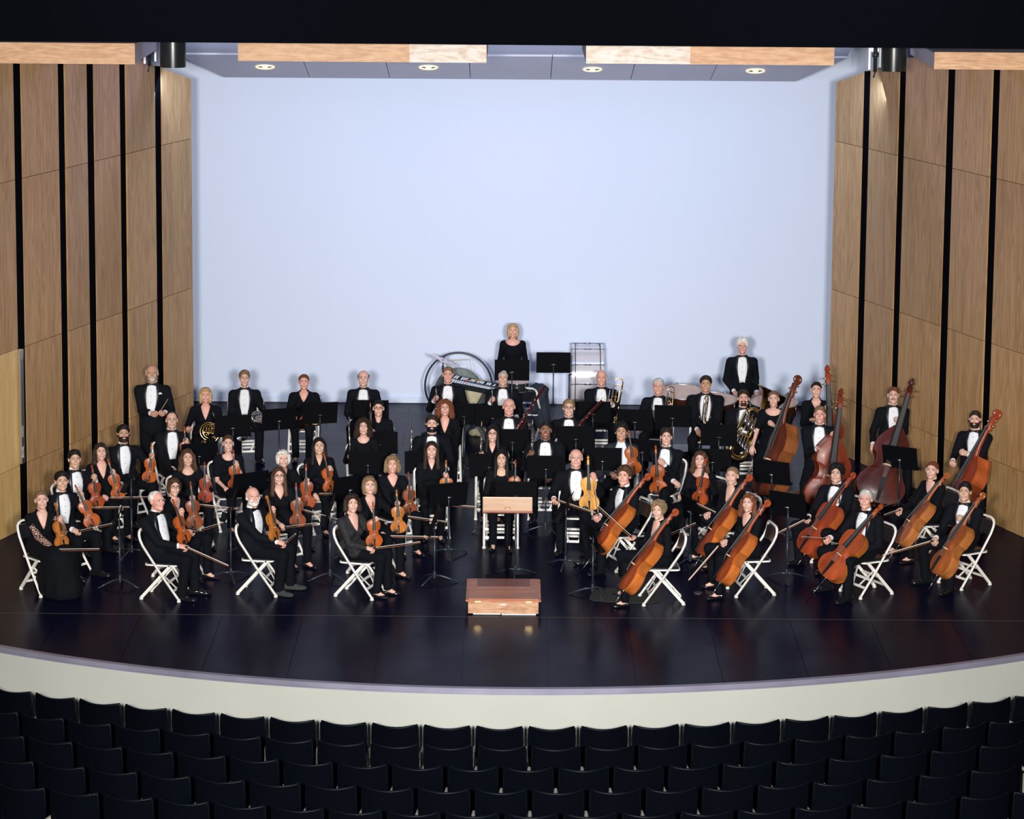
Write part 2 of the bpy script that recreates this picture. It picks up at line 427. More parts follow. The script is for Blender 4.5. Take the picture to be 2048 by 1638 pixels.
def quads(b):
    F = []; m = []
    for f, mi in zip(b.f, b.m):
        if len(f) == 4: F.append(f); m.append(mi)
        elif len(f) == 3: F.append((f[0], f[1], f[2], f[2])); m.append(mi)
        else:
            for i in range(1, len(f) - 1, 2):
                F.append((f[0], f[i], f[i + 1], f[min(i + 2, len(f) - 1)])); m.append(mi)
    F = [f for f in F if len(set(f)) == 4]; 
    return F
def fan_quads(b, skip_tri=True):
    """all faces as quads (poles of balls collapse to thin quads that still have four distinct corners)"""
    F = []; m = []
    for f, mi in zip(b.f, b.m):
        if len(f) == 4: F.append(f); m.append(mi)
        elif len(f) > 4:
            for i in range(1, len(f) - 2, 2): F.append((f[0], f[i], f[i + 1], f[i + 2])); m.append(mi)
    return np.array(F, int), np.array(m, int)
EYE_V = np.array(_hb.v); EYE_F, EYE_M = fan_quads(_hb)

def noise3(P, s, seed=0):
    r = np.random.default_rng(seed); o = np.zeros(len(P))
    for i in range(5):
        d = r.normal(size=3); d /= np.linalg.norm(d); f = s * (1 + .6 * i); o += np.sin(P @ d * f + r.uniform(0, 6.28)) / (1 + .5 * i)
    return o / 2.4
def hair_mesh(style):
    b = MB(); brow = True
    prims = []; cut = None; face = (0, -.100, -.026, .058, .064, .098); amp = .002; ns = 90; h = .0065
    top = ell((0, .018, .040), (.0815, .098, .084), .02)
    if style in ('short', 'short_full', 'short_wavy'):
        g = {'short': .001, 'short_full': .006, 'short_wavy': .017}[style]
        prims = [ell((0, .018, .040), (.0790 + g, .096 + g, .082 + g), .02), ell((.012, -.030, .098), (.050, .042, .018 + g), .02)]
        cut = lambda X, Y, Z: (np.maximum(.066 - 1.8 * (Y + .075), -.014 - .75 * np.maximum(0, Y - .025)) - Z + 0 * X) * .55
        amp = .003 if style != 'short_wavy' else .009
    elif style == 'fringe':      # bald on top, hair at the sides
        prims = [ell((0, .020, .025), (.0825, .098, .080), .02)]
        cut = lambda X, Y, Z: np.maximum((.058 - .95 * (Y + .09) - Z) * .72, np.maximum(Z - .052 - .12 * (Y), (-.02 - Y) * 1.0))
        amp = .003
    elif style == 'receding':
        prims = [ell((0, .022, .036), (.083, .097, .084), .02)]
        cut = lambda X, Y, Z: np.maximum((.05 - .9 * (Y + .05) - Z) * .72, (-.045 + np.abs(X) * .25 - Y))
        amp = .004
    elif style == 'none': pass
    else:
        prims = [top]; cutface = True
        if style == 'bob':
            prims += [ell((-.066, .005, -.035), (.032, .058, .090), .03), ell((.066, .005, -.035), (.032, .058, .090), .03), ell((0, .062, -.02), (.082, .055, .095), .03), ell((0, -.060, .078), (.062, .045, .030), .02)]
            amp = .004
        elif style == 'short_bob':
            prims += [ell((-.066, .010, -.010), (.032, .058, .070), .03), ell((.066, .010, -.010), (.032, .058, .070), .03), ell((0, .060, .0), (.085, .058, .09), .03), ell((-.01, -.060, .080), (.066, .047, .034), .02)]
            amp = .006
        elif style == 'long':
            prims += [cone((s * .070, .0, .02), (s * .088, -.015, -.25), .032, .028, .03) for s in (-1, 1)] + [ell((0, .062, -.09), (.085, .035, .19), .03)]
            amp = .0035; ns = 60
        elif style == 'wavy':
            prims += [cone((s * .070, .0, .02), (s * .094, -.02, -.15), .034, .036, .03) for s in (-1, 1)] + [ell((0, .062, -.06), (.088, .045, .15), .03)]
            amp = .011; ns = 75
        elif style == 'wavy_short':
            prims += [cone((s * .070, .0, .03), (s * .088, -.012, -.075), .036, .034, .03) for s in (-1, 1)] + [ell((0, .060, -.03), (.092, .055, .115), .03), ell((0, -.050, .085), (.070, .050, .035), .02)]
            amp = .010; ns = 95
        elif style == 'curly':
            prims += [ell((0, .028, .012), (.112, .110, .108), .03)] + [cone((s * .080, .0, .0), (s * .102, -.01, -.12), .040, .040, .03) for s in (-1, 1)]
            amp = .015; ns = 120
        elif style == 'curly_short':
            prims += [ell((0, .022, .034), (.100, .108, .098), .03), ell((0, -.05, .085), (.075, .055, .042), .02)]
            amp = .013; ns = 130
        elif style == 'tied':
            prims = [ell((0, .018, .038), (.0795, .096, .0835), .02), ell((0, .112, .01), .028, .02)]
            cut = lambda X, Y, Z: (np.maximum(.070 - 1.8 * (Y + .075), -.006 - .70 * np.maximum(0, Y - .025)) - Z + 0 * X) * .55
            cutface = False; amp = .0025
        if cutface: cut = None
    mats = ['hair']
    if prims:
        D, lo, h = field(prims, h, pad=.03)
        X, Y, Z = grid_xyz(D, lo, h)
        XX, YY, ZZ = np.broadcast_arrays(X, Y, Z)
        P = np.stack([XX.ravel(), YY.ravel(), ZZ.ravel() * (.35 if style in ('long', 'wavy', 'wavy_short', 'bob') else 1)], 1)
        D = D + (noise3(P, ns, 3) * amp + noise3(P, ns * 2.3, 5) * amp * .5).reshape(D.shape)
        if cut is not None: D = -smin(-D, -cut(X, Y, Z), .008)
        else:
            fc = face; q = np.sqrt(((X - fc[0]) / fc[3]) ** 2 + ((Y - fc[1]) / fc[4]) ** 2 + ((Z - fc[2]) / fc[5]) ** 2)
            D = -smin(-D, (q - 1) * .055, .012)
            D = np.maximum(D, -(np.sqrt(X ** 2 + (Y + .03) ** 2) - .058) - np.maximum(0, (Z + .10)) * 3)   # keep the throat clear
        V, F = surfnet(D, lo, h)
    else: V = np.zeros((0, 3)); F = np.zeros((0, 4), int)
    e = MB()
    for s in (-1, 1):
        e.tube([(s * .014, -.0885, .0215), (s * .029, -.0895, .0260), (s * .047, -.0765, .0200)], [.0036, .0038, .0018], 4)
    f2, _ = fan_quads(e)
    F = np.concatenate([F, f2 + len(V)]) if len(F) else f2
    V = np.concatenate([V, np.array(e.v)])
    return np_mesh('hair_' + style, V, F, mats)
def beard_mesh(kind):
    D, lo, h = field(HEAD, .0052)
    X, Y, Z = grid_xyz(D, lo, h)
    D = D - (.007 if kind == 'full' else .005)
    lower = Z + .034 - np.maximum(0, (Y + .05)) * .55      # jaw line rises to the ears
    throat = (-.112 - Z)
    mouth = -(np.sqrt((X / .024) ** 2 + ((Z + .060 - .15 * np.abs(X)) / .010) ** 2) - 1) * .01
    if kind == 'full': R = mx([lower + 0 * X, throat + 0 * X + 0 * Y, Y + .0 + 0 * X, mouth + 0 * Y])
    elif kind == 'goatee': R = mx([lower + 0 * X, throat + 0 * X + 0 * Y, np.abs(X) - .034 + 0 * Y, Y + .03 + 0 * X, mouth + 0 * Y])
    else: R = mx([np.abs(Z + .048) - .006 + 0 * X + 0 * Y, np.abs(X) - .027 + 0 * Y, Y + .05 + 0 * X])
    # nose stays free
    nose = -(np.sqrt((X / .020) ** 2 + ((Z + .020) / .024) ** 2) - 1) * .02 + 0 * Y
    V, F = surfnet(mx([D, R, nose]), lo, h)
    return np_mesh('beard_' + kind, V, F, ['hair'])
_cache = {}
def cached(key, fn, *a):
    if key not in _cache: _cache[key] = fn(*a)
    return _cache[key]
def glasses_mesh(kind):
    b = MB(); r = .0016 if kind == 'metal' else .0026
    for s in (-1, 1):
        pts = []
        for i in range(14):
            a = 2 * math.pi * i / 14; ca, sa = math.cos(a), math.sin(a)
            x = math.copysign(abs(ca) ** .7, ca) * .023; z = math.copysign(abs(sa) ** .7, sa) * .0145
            pts.append((s * .032 + x, -.101 + abs(s * .032 + x) * .18, .002 + z))
        b.tube(pts, r, 5, closed=True)
        b.tube([(s * .055, -.091, .006), (s * .077, -.070, .006), (s * .081, .01, .006)], r * .9, 5)
    b.tube([(-.010, -.1, .005), (0, -.104, .008), (.010, -.1, .005)], r, 5)
    return b.mesh('glasses_' + kind, ['steel' if kind == 'metal' else 'ebony'], True)

def build_hand(pose):
    """right hand: wrist at origin, fingers +X, back of hand +Z, thumb +Y"""
    P = [cone((-.01, 0, 0), (.03, 0, 0), .024, .025, .02), cone((.02, -.024, 0), (.075, -.028, -.002), .015, .013, .02), cone((.02, .0, .002), (.085, .0, .003), .017, .014, .02),
         cone((.02, .020, .0), (.080, .026, .001), .016, .013, .02)]
    bends = {'grip': (62, 70, 40), 'rest': (22, 30, 18), 'bow': (48, 48, 30)}[pose]
    for i, (y, L) in enumerate(((.029, .072), (.010, .080), (-.010, .075), (-.028, .060))):
        x, z = .088 - (.006 if i == 0 else .010 if i == 3 else 0), .001; a = 0; p = (x - .012, y, z + .001); r = .0088 if i < 3 else .0076
        fan = (y * .20) if pose != 'grip' else 0
        for seg, (fr, bd) in enumerate(zip((.46, .31, .23), bends)):
            a += math.radians(bd + (i * 4 if pose != 'grip' else 0)); q = (p[0] + math.cos(a) * L * fr, p[1] + fan * fr, p[2] - math.sin(a) * L * fr)
            P.append(cone(p, q, r * (1 - .08 * seg), r * (1 - .08 * (seg + 1)), .004)); p = q
    if pose == 'grip': th = [(.022, .022, -.006), (.045, .046, -.022), (.066, .040, -.040), (.078, .024, -.048)]
    elif pose == 'bow': th = [(.022, .022, -.006), (.048, .044, -.024), (.075, .038, -.036), (.095, .030, -.040)]
    else: th = [(.022, .022, -.004), (.046, .048, -.014), (.070, .058, -.022), (.090, .060, -.026)]
    for k in range(3): P.append(cone(th[k], th[k + 1], (.013, .0105, .0095)[k], (.0105, .0095, .008)[k], .008 if k == 0 else .004))
    D, lo, h = field(P, .0050, pad=.012)
    return surfnet(D, lo, h)
def hand(pose, left):
    V, F = cached('hand' + pose, build_hand, pose)
    if left: V = V * np.array([1, -1, 1]); F = F[:, ::-1]
    return V, F
def basis(xd, zd):
    x = Vector(xd).normalized(); z = Vector(zd); z = (z - x * z.dot(x))
    if z.length < 1e-4: z = ortho(x)[0]
    z.normalize(); y = z.cross(x)
    return np.array([[x.x, y.x, z.x], [x.y, y.y, z.y], [x.z, y.z, z.z]])

def shoe_mesh(kind):
    if kind == 'pump':
        P = [cone((0, .05, .036), (0, -.09, .024), .031, .030, .03), ell((0, -.115, .020), (.038, .070, .024), .03), cone((0, .055, .02), (0, .055, .006), .024, .018, .01)]
        def topcut(X, Y, Z): return np.maximum(Z - .050, -((np.sqrt((X / .026) ** 2 + ((Y + .015) / .085) ** 2) - 1) * .026) - np.maximum(0, (.030 - Z)) * 4)
    else:
        P = [cone((0, .05, .045), (0, -.06, .040), .042, .040, .03), ell((0, -.125, .026), (.045, .080, .032), .03), cone((0, .03, .06), (0, .015, .095), .042, .040, .02)]
        def topcut(X, Y, Z): return (.0 + Z - .105) + 0 * X
    D, lo, h = field(P, .009, pad=.012); X, Y, Z = grid_xyz(D, lo, h)
    D = np.maximum(np.maximum(D, (.004 - Z) + 0 * X + 0 * Y), topcut(X, Y, Z))
    V, F = surfnet(D, lo, h)
    return np_mesh('shoe_' + kind, V, F, ['suede' if kind == 'suede' else 'leather'])

# ================================================================== STRING INSTRUMENTS  (z up the body, -Y is the front)
VPROF = [(0, 0), (.006, .028), (.03, .058), (.07, .080), (.13, .096), (.21, .104), (.29, .101), (.35, .090), (.385, .0815), (.40, .080), (.412, .069), (.45, .058), (.50, .0535), (.55, .0535), (.60, .058), (.628, .067), (.64, .0745), (.66, .0745), (.70, .077), (.77, .083), (.84, .083), (.90, .077), (.95, .060), (.985, .036), (1.0, .018)]
BPROF = [(0, 0), (.006, .03), (.03, .062), (.07, .085), (.13, .100), (.21, .107), (.29, .102), (.35, .088), (.385, .079), (.40, .078), (.412, .067), (.45, .057), (.50, .053), (.55, .053), (.60, .058), (.628, .066), (.64, .072), (.66, .072), (.70, .074), (.76, .073), (.82, .066), (.88, .053), (.93, .039), (.97, .027), (1.0, .018)]
def string_parts(kind):
    """meshes in violin units; the root is scaled"""
    prof = BPROF if kind == 'bass' else VPROF
    rib = {'violin': .030, 'cello': .062, 'bass': .066}[kind]; BL = .355
    out = []
    # body
    b = MB(); rt = [(w, t * BL) for t, w in prof]; outl = [(x, z) for x, z in rt] + [(-x, z) for x, z in rt[::-1][:-1]]
    n = len(outl)
    def ringv(sx, y, cz=.47 * BL):
        return [(x * sx, y, cz + (z - cz) * (1 - (1 - sx) * .45)) for x, z in outl]
    def plate(sgn, y0):
        rings = [ringv(1.03, y0), ringv(1.03, y0 + sgn * .0035), ringv(.90, y0 + sgn * .0045), ringv(.62, y0 + sgn * .0135), ringv(.30, y0 + sgn * .0175)]
        vs = [p for r in rings for p in r]; fs = []
        for i in range(len(rings) - 1):
            for j in range(n):
                q = (i * n + j, i * n + (j + 1) % n, (i + 1) * n + (j + 1) % n, (i + 1) * n + j); fs.append(q if sgn < 0 else q[::-1])
        # close with strips across the centre ring
        m = len(rt); base = (len(rings) - 1) * n
        for i in range(1, m - 1):
            a, c = base + i, base + i + 1; a2, c2 = base + (n - i) % n, base + (n - i - 1) % n
            q = (a, c, c2, a2) if i + 1 < m else (a, c, a2)
            fs.append(q if sgn < 0 else q[::-1])
        b.add(vs, fs, 0)
    plate(-1, 0)
    me = b.mesh(kind + '_top', ['varnish'], True, 40); out.append(('front_plate', me, True)); b = MB(); plate(1, rib)
    vs = [(x, 0, z) for x, z in outl] + [(x, rib, z) for x, z in outl]
    b.add(vs, [(j, n + j, n + (j + 1) % n, (j + 1) % n) for j in range(n)], 0)
    me = b.mesh(kind + '_ribs', ['varnish'], True, 40); out.append(('ribs_and_back', me, True))
    # ribs edge line (purfling) skipped: too fine.  f holes
    f = MB()
    for s in (-1, 1):
        pts = []
        for i in range(9):
            t = i / 8; zz = .128 + t * .082; xx = s * (.040 - .014 * t + .006 * math.sin(t * 2 * math.pi))
            pts.append((xx, -.0125 - .001 * math.sin(t * math.pi), zz))
        f.tube(pts, [.0022, .003, .0016, .0018, .002, .0018, .0016, .003, .0022], 5, 0)
    out.append(('sound_holes', f.mesh(kind + '_fholes', ['ebony']), False))
    # neck, pegbox, scroll
    k = MB()
    k.tube([(0, .010, .335), (0, -.001, .36), (0, -.006, .40), (0, -.006, .485)], [.018, .013, .0115, .0105], 8)
    k.box((-.012, -.012, .478), (.012, .010, .548), 0, .003)
    sp = []; rr = []
    for i in range(26):
        a = i / 25 * 2 * math.pi * 1.6; R = .0175 - .0115 * i / 25
        sp.append((0, .000 + .004 + -R * math.sin(a - 2.2) , .566 + R * math.cos(a - 2.2))); rr.append(.0095 - .004 * i / 25)
    sp = [(0, 0, .540)] + sp; rr = [.011] + rr
    k.tube(sp, rr, 6)
    k.ball((0, .004, .566), (.016, .008, .008), 8)
    out.append(('neck_and_scroll', k.mesh(kind + '_neck', ['varnish'], True, 50), True))
    g = MB()
    for i in range(4):
        s = 1 if i % 2 else -1; z = .492 + i * .014
        g.tube([(-s * .014, -.002, z), (s * .030, -.002, z)], .0028, 5); g.ball((s * .034, -.002, z), (.003, .008, .006), 6)
    out.append(('tuning_pegs', g.mesh(kind + '_pegs', ['brass' if kind == 'bass' else 'ebony'], True), False))
    e = MB()
    e.add([(-.0115, -.013, .495), (.0115, -.013, .495), (.021, -.030, .225), (-.021, -.030, .225), (-.0105, -.017, .495), (.0105, -.017, .495), (.018, -.0345, .225), (-.018, -.0345, .225)],
          [(0, 1, 2, 3), (4, 7, 6, 5), (0, 4, 5, 1), (1, 5, 6, 2), (2, 6, 7, 3), (3, 7, 4, 0)])
    out.append(('fingerboard', e.mesh(kind + '_board', ['ebony']), False))
    t = MB(); t.prism([(-.006, -.028), (.006, -.028), (.013, .078), (.006, .084), (-.006, .084), (-.013, .078)], .024, .029, 0, Matrix(((1, 0, 0, 0), (0, 0, -1, 0), (0, 1, 0, .030), (0, 0, 0, 1))))
    out.append(('tailpiece', t.mesh(kind + '_tail', ['ebony']), False))
    r = MB(); r.prism([(-.021, -.014), (-.012, -.014), (-.006, -.020), (.006, -.020), (.012, -.014), (.021, -.014), (.019, -.026), (.012, -.038), (-.012, -.038), (-.019, -.026)][::-1], .166, .1715, 0)
    out.append(('bridge', r.mesh(kind + '_bridge', ['maple']), False))
    st = MB()
    for x in (-.009, -.003, .003, .009):
        st.tube([(x * .6, -.030, .112), (x, -.040, .169), (x * .62, -.0185, .492), (x * .5, -.012, .515)], .0007 if kind == 'violin' else .0006, 3)
    out.append(('strings', st.mesh(kind + '_strings', ['string']), False))
    if kind == 'violin':
        c = MB(); c.ball((-.045, -.016, .030), (.034, .006, .024), 10); out.append(('chin_rest', c.mesh('chinrest', ['ebony'], True), False))
    return out

# bow: frog at origin, stick along +Z, hair on -Y side
def bow_parts(L):
    b = MB(); b.tube([(0, 0, -.02), (0, 0, .0), (0, .006, L * .5), (0, -.002, L * .97), (0, -.012, L)], [.0042, .0042, .0036, .0030, .0035], 5)
    h = MB(); h.box((-.006, -.021, .04), (.006, -.0165, L * .985)); f = MB(); f.box((-.005, -.021, .0), (.005, .0, .045), 0, .002)
    return [('stick', b.mesh('bow_stick', ['bowstick'], True)), ('horsehair', h.mesh('bow_hair', ['bowhair'])), ('frog', f.mesh('bow_frog', ['ebony']))]

# ================================================================== WINDS AND BRASS
def arc(cx, cz, r, a0, a1, n=14, y=0, ax='xz'):
    return [(cx + r * math.cos(math.radians(a0 + (a1 - a0) * i / n)), y, cz + r * math.sin(math.radians(a0 + (a1 - a0) * i / n))) for i in range(n + 1)]
def bellprof(r0, r1, L, n=9, p=3.2):
    return [(r0 + (r1 - r0) * (i / n) ** p, L * i / n) for i in range(n + 1)]
def horn_parts(silver):
    m = 'silver' if silver else 'brass'; out = []
    c = MB()
    c.tube(arc(0, 0, .125, 20, 380, 26), .010, 7, closed=False); c.tube(arc(.01, .005, .098, 60, 350, 20, -.012), .008, 7)
    c.tube(arc(-.02, .02, .070, 0, 330, 18, .012), .007, 7)
    out.append(('coiled_tubing', c.mesh('horn_coil', [m], True)))
    v = MB()
    for i in range(4): 
        x = -.055 + i * .036
        v.lathe([(0, .0), (.015, 0), (.015, .05), (0, .05)], 10, 0, Matrix.Translation((x, -.02, -.045)))
        for k in range(3):
            zz = -.02 + k * .035; v.tube([(x, -.016, zz - .03), (x, -.026, zz - .02), (x + .02, -.028, zz), (x + .03, -.018, zz + .02), (x + .01, -.010, zz + .03)], .0055, 6)
    out.append(('valves', v.mesh('horn_valves', [m], True)))
    b = MB(); pts = arc(0, -.02, .145, 20, -110, 14, .035); n = len(pts)
    tail = [(-.09, .03, -.185), (-.13, .025, -.195), (-.17, .02, -.195), (-.20, .015, -.190)]
    P = pts + tail; R = [.012 + .02 * (i / (n - 1)) for i in range(n)] + [.040, .060, .095, .150]
    b.tube(P, R, 16, cap=False); out.append(('bell', b.mesh('horn_bell', [m], True)))
    l = MB(); l.tube([(.06, -.02, .09), (.09, -.03, .13), (.055, -.04, .22), (.03, -.05, .27)], [.006, .005, .0045, .009], 6); out.append(('mouthpipe', l.mesh('horn_pipe', ['silver'], True)))
    return out
def tuba_parts():
    out = []; b = MB(); m = 'brass'
    b.lathe([(.035, -.30), (.045, -.1), (.060, .10), (.085, .25), (.115, .36), (.16, .44), (.215, .48), (.218, .485), (.16, .448)], 26, 0, Matrix.Translation((.10, 0, 0)))
    out.append(('bell', b.mesh('tuba_bell', [m], True)))
    c = MB(); bow = [(.10, 0, -.30)] + arc(0, -.32, .10, 0, -180, 12) + [(-.10, 0, -.25), (-.10, 0, .12)]
    n = len(bow); c.tube(bow, [.036 + .016 * math.sin(min(1, i / (n - 3)) * math.pi) for i in range(n)], 12)
    c.tube([(-.10, 0, .10)] + arc(-.02, .12, .08, 180, 0, 10) + [(.06, -.03, .0), (.05, -.05, -.15)], .026, 10)
    out.append(('bow_tubing', c.mesh('tuba_bow', [m], True)))
    v = MB()
    for i in range(4):
        x = -.09 + i * .048; z = -.05 - i * .02
        v.lathe([(0, 0), (.019, 0), (.019, .17), (0, .17)], 10, 0, Matrix.Translation((x, -.08, z))); v.tube([(x, -.08, z + .17), (x, -.08, z + .20)], .005, 5); v.ball((x, -.08, z + .205), (.012, .012, .004), 8)
    for i in range(6):
        x = -.12 + i * .04; v.tube([(x, -.07, -.10 - .02 * i)] + [(x + .014 + .014 * math.cos(a), -.085, -.20 - .016 * i + .02 * math.sin(a)) for a in [math.pi, 4, 4.7, 5.4, 6.28]] + [(x + .028, -.07, -.08 - .02 * i)], .0085, 6)
    out.append(('valves', v.mesh('tuba_valves', ['silver'], True)))
    t = MB()
    for k in range(3): t.tube(arc(-.03, .02 - .10 * k, .055 + .008 * k, -30, 250, 14, -.05), .010, 7)
    t.tube([(-.09, -.04, .12), (-.15, -.10, .20), (-.17, -.13, .24)], [.008, .007, .014], 7)
    out.append(('slides', t.mesh('tuba_slides', [m], True)))
    return out
def trumpet_parts():
    """mouthpiece up, bell down"""
    out = []; b = MB(); b.lathe([(r, -.10 - z) for r, z in bellprof(.007, .062, .20)], 16, 0, Matrix.Translation((.045, 0, 0))); b.tube([(.045, 0, -.10), (.045, 0, .10)] + arc(.022, .10, .023, 0, 180, 6) + [(0, 0, .06)], .0058, 6)
    out.append(('bell', b.mesh('trumpet_bell', ['silver'], True)))
    l = MB(); l.tube([(0, 0, .20), (0, 0, .19), (0, 0, .175), (0, 0, -.12)] + arc(.012, -.12, .012, 180, 360, 5) + [(.024, -.01, -.02)], [.012, .010, .0055] + [.0055] * 8, 7); out.append(('leadpipe', l.mesh('trumpet_pipe', ['silver'], True)))
    v = MB()
    for i in range(3):
        M_ = Matrix.Rotation(math.radians(90), 4, 'Y'); v.lathe([(0, -.055), (.0085, -.055), (.0085, .055), (0, .055)], 8, 0, Matrix.Translation((.02, -.006, -.035 + i * .022)) @ M_)
    out.append(('valves', v.mesh('trumpet_valves', ['silver'], True))); return out
def trombone_parts():
    """tuning bow at the top, bell flare down, in the XZ plane; 0 at mid"""
    out = []; b = MB(); b.tube([(.055, 0, -.10), (.055, 0, .22)] + arc(.0, .22, .055, 0, 180, 10) + [(-.055, 0, -.20)], .0085, 8)
    b.lathe([(r, -.10 - z) for r, z in bellprof(.010, .095, .28)], 20, 0, Matrix.Translation((.055, 0, 0))); out.append(('bell', b.mesh('trombone_bell', ['gold'], True)))
    c = MB()
    for z in (.17, .02): c.tube([(-.055, 0, z), (.055, 0, z)], .005, 6)
    c.tube([(-.03, -.012, .15)] + arc(0, .16, .03, 180, 0, 8, -.012) + [(.03, -.012, -.02)] + arc(.01, -.03, .02, 0, -180, 6, -.012) + [(-.01, -.012, .10)], .0065, 7)
    out.append(('valve_tubing', c.mesh('trombone_tubing', ['brass'], True)))
    s = MB(); s.tube([(-.055, -.03, .24), (-.055, -.03, -.45)], .006, 7); s.tube([(-.10, -.06, .10), (-.10, -.06, -.55)], .006, 7); s.tube([(-.055, -.03, -.43), (-.10, -.06, -.43)], .005, 6)
    out.append(('slide', s.mesh('trombone_slide', ['silver'], True))); return out
def flute_parts():
    out = []; b = MB(); b.tube([(0, 0, 0), (0, 0, .62)], .0105, 8); out.append(('tube', b.mesh('flute_tube', ['silver'], True)))
    k = MB()
    for i in range(14): k.ball((.002, -.012, .03 + i * .030), (.008, .005, .009), 7)
    k.tube([(.008, -.009, .02), (.008, -.009, .45)], .003, 5); out.append(('keys', k.mesh('flute_keys', ['silver'], True))); return out
def reed_parts(clar):
    out = []; b = MB(); b.lathe([(.0, 0), (.030 if clar else .022, 0), (.022, .03), (.0145, .08), (.0125, .30), (.010, .56), (.009, .60), (.0, .60)], 10); out.append(('tube', b.mesh('reed_tube', ['ebony'], True)))
    k = MB()
    for i in range(16): k.ball((.007 * (-1) ** i, -.013, .09 + i * .029), (.008, .006, .008), 6)
    for s in (-1, 1): k.tube([(s * .009, -.009, .06), (s * .009, -.009, .54)], .0035, 5)
    out.append(('keys', k.mesh('reed_keys', ['silver'], True)))
    r = MB(); r.tube([(0, 0, .60), (0, 0, .66)], [.006, .002], 6); out.append(('reed', r.mesh('reed_tip', ['maple'], True))); return out
def bassoon_parts():
    out = []; b = MB(); b.tube([(0, 0, 0), (0, 0, .5), (0, 0, 1.28)], [.026, .024, .020], 10); b.tube([(.045, 0, 0), (.045, 0, .72)], [.024, .018], 10); b.tube([(-.01, 0, -.02), (.06, 0, -.02)], .03, 8); out.append(('joints', b.mesh('bassoon_joints', ['bassoon'], True)))
    r = MB(); r.lathe([(.018, 1.28), (.028, 1.28), (.029, 1.315), (.018, 1.32)], 14); out.append(('bell_ring', r.mesh('bassoon_ring', ['ivory'], True)))
    k = MB()
    for i in range(14): k.ball((.01 * (-1) ** i, -.024, .12 + i * .07), (.012, .006, .012), 6)
    k.tube([(.045, 0, .72), (.05, -.01, .80), (.07, -.06, .84), (.08, -.16, .84)], .005, 6); out.append(('keys', k.mesh('bassoon_keys', ['silver'], True))); return out

# ================================================================== FOLDING CHAIR (front -Y, seat 0.45)
def rrect(hx, hy, r, n=4):
    o = []
    for cx, cy, a0 in ((hx - r, hy - r, 0), (-hx + r, hy - r, 90), (-hx + r, -hy + r, 180), (hx - r, -hy + r, 270)):
        for i in range(n + 1):
            a = math.radians(a0 + 90 * i / n); o.append((cx + r * math.cos(a), cy + r * math.sin(a)))
    return o
def flat_bar(b, p, q, w, t, wdir, mi=0):
    p, q = Vector(p), Vector(q); d = (q - p).normalized(); wv = Vector(wdir); wv = (wv - d * wv.dot(d)).normalized(); tv = d.cross(wv)
    v = [c + wv * (sx * w / 2) + tv * (sy * t / 2) for c in (p, q) for sx, sy in ((-1, -1), (1, -1), (1, 1), (-1, 1))]
    b.add(v, [(0, 1, 2, 3), (7, 6, 5, 4), (0, 4, 5, 1), (1, 5, 6, 2), (2, 6, 7, 3), (3, 7, 4, 0)], mi)
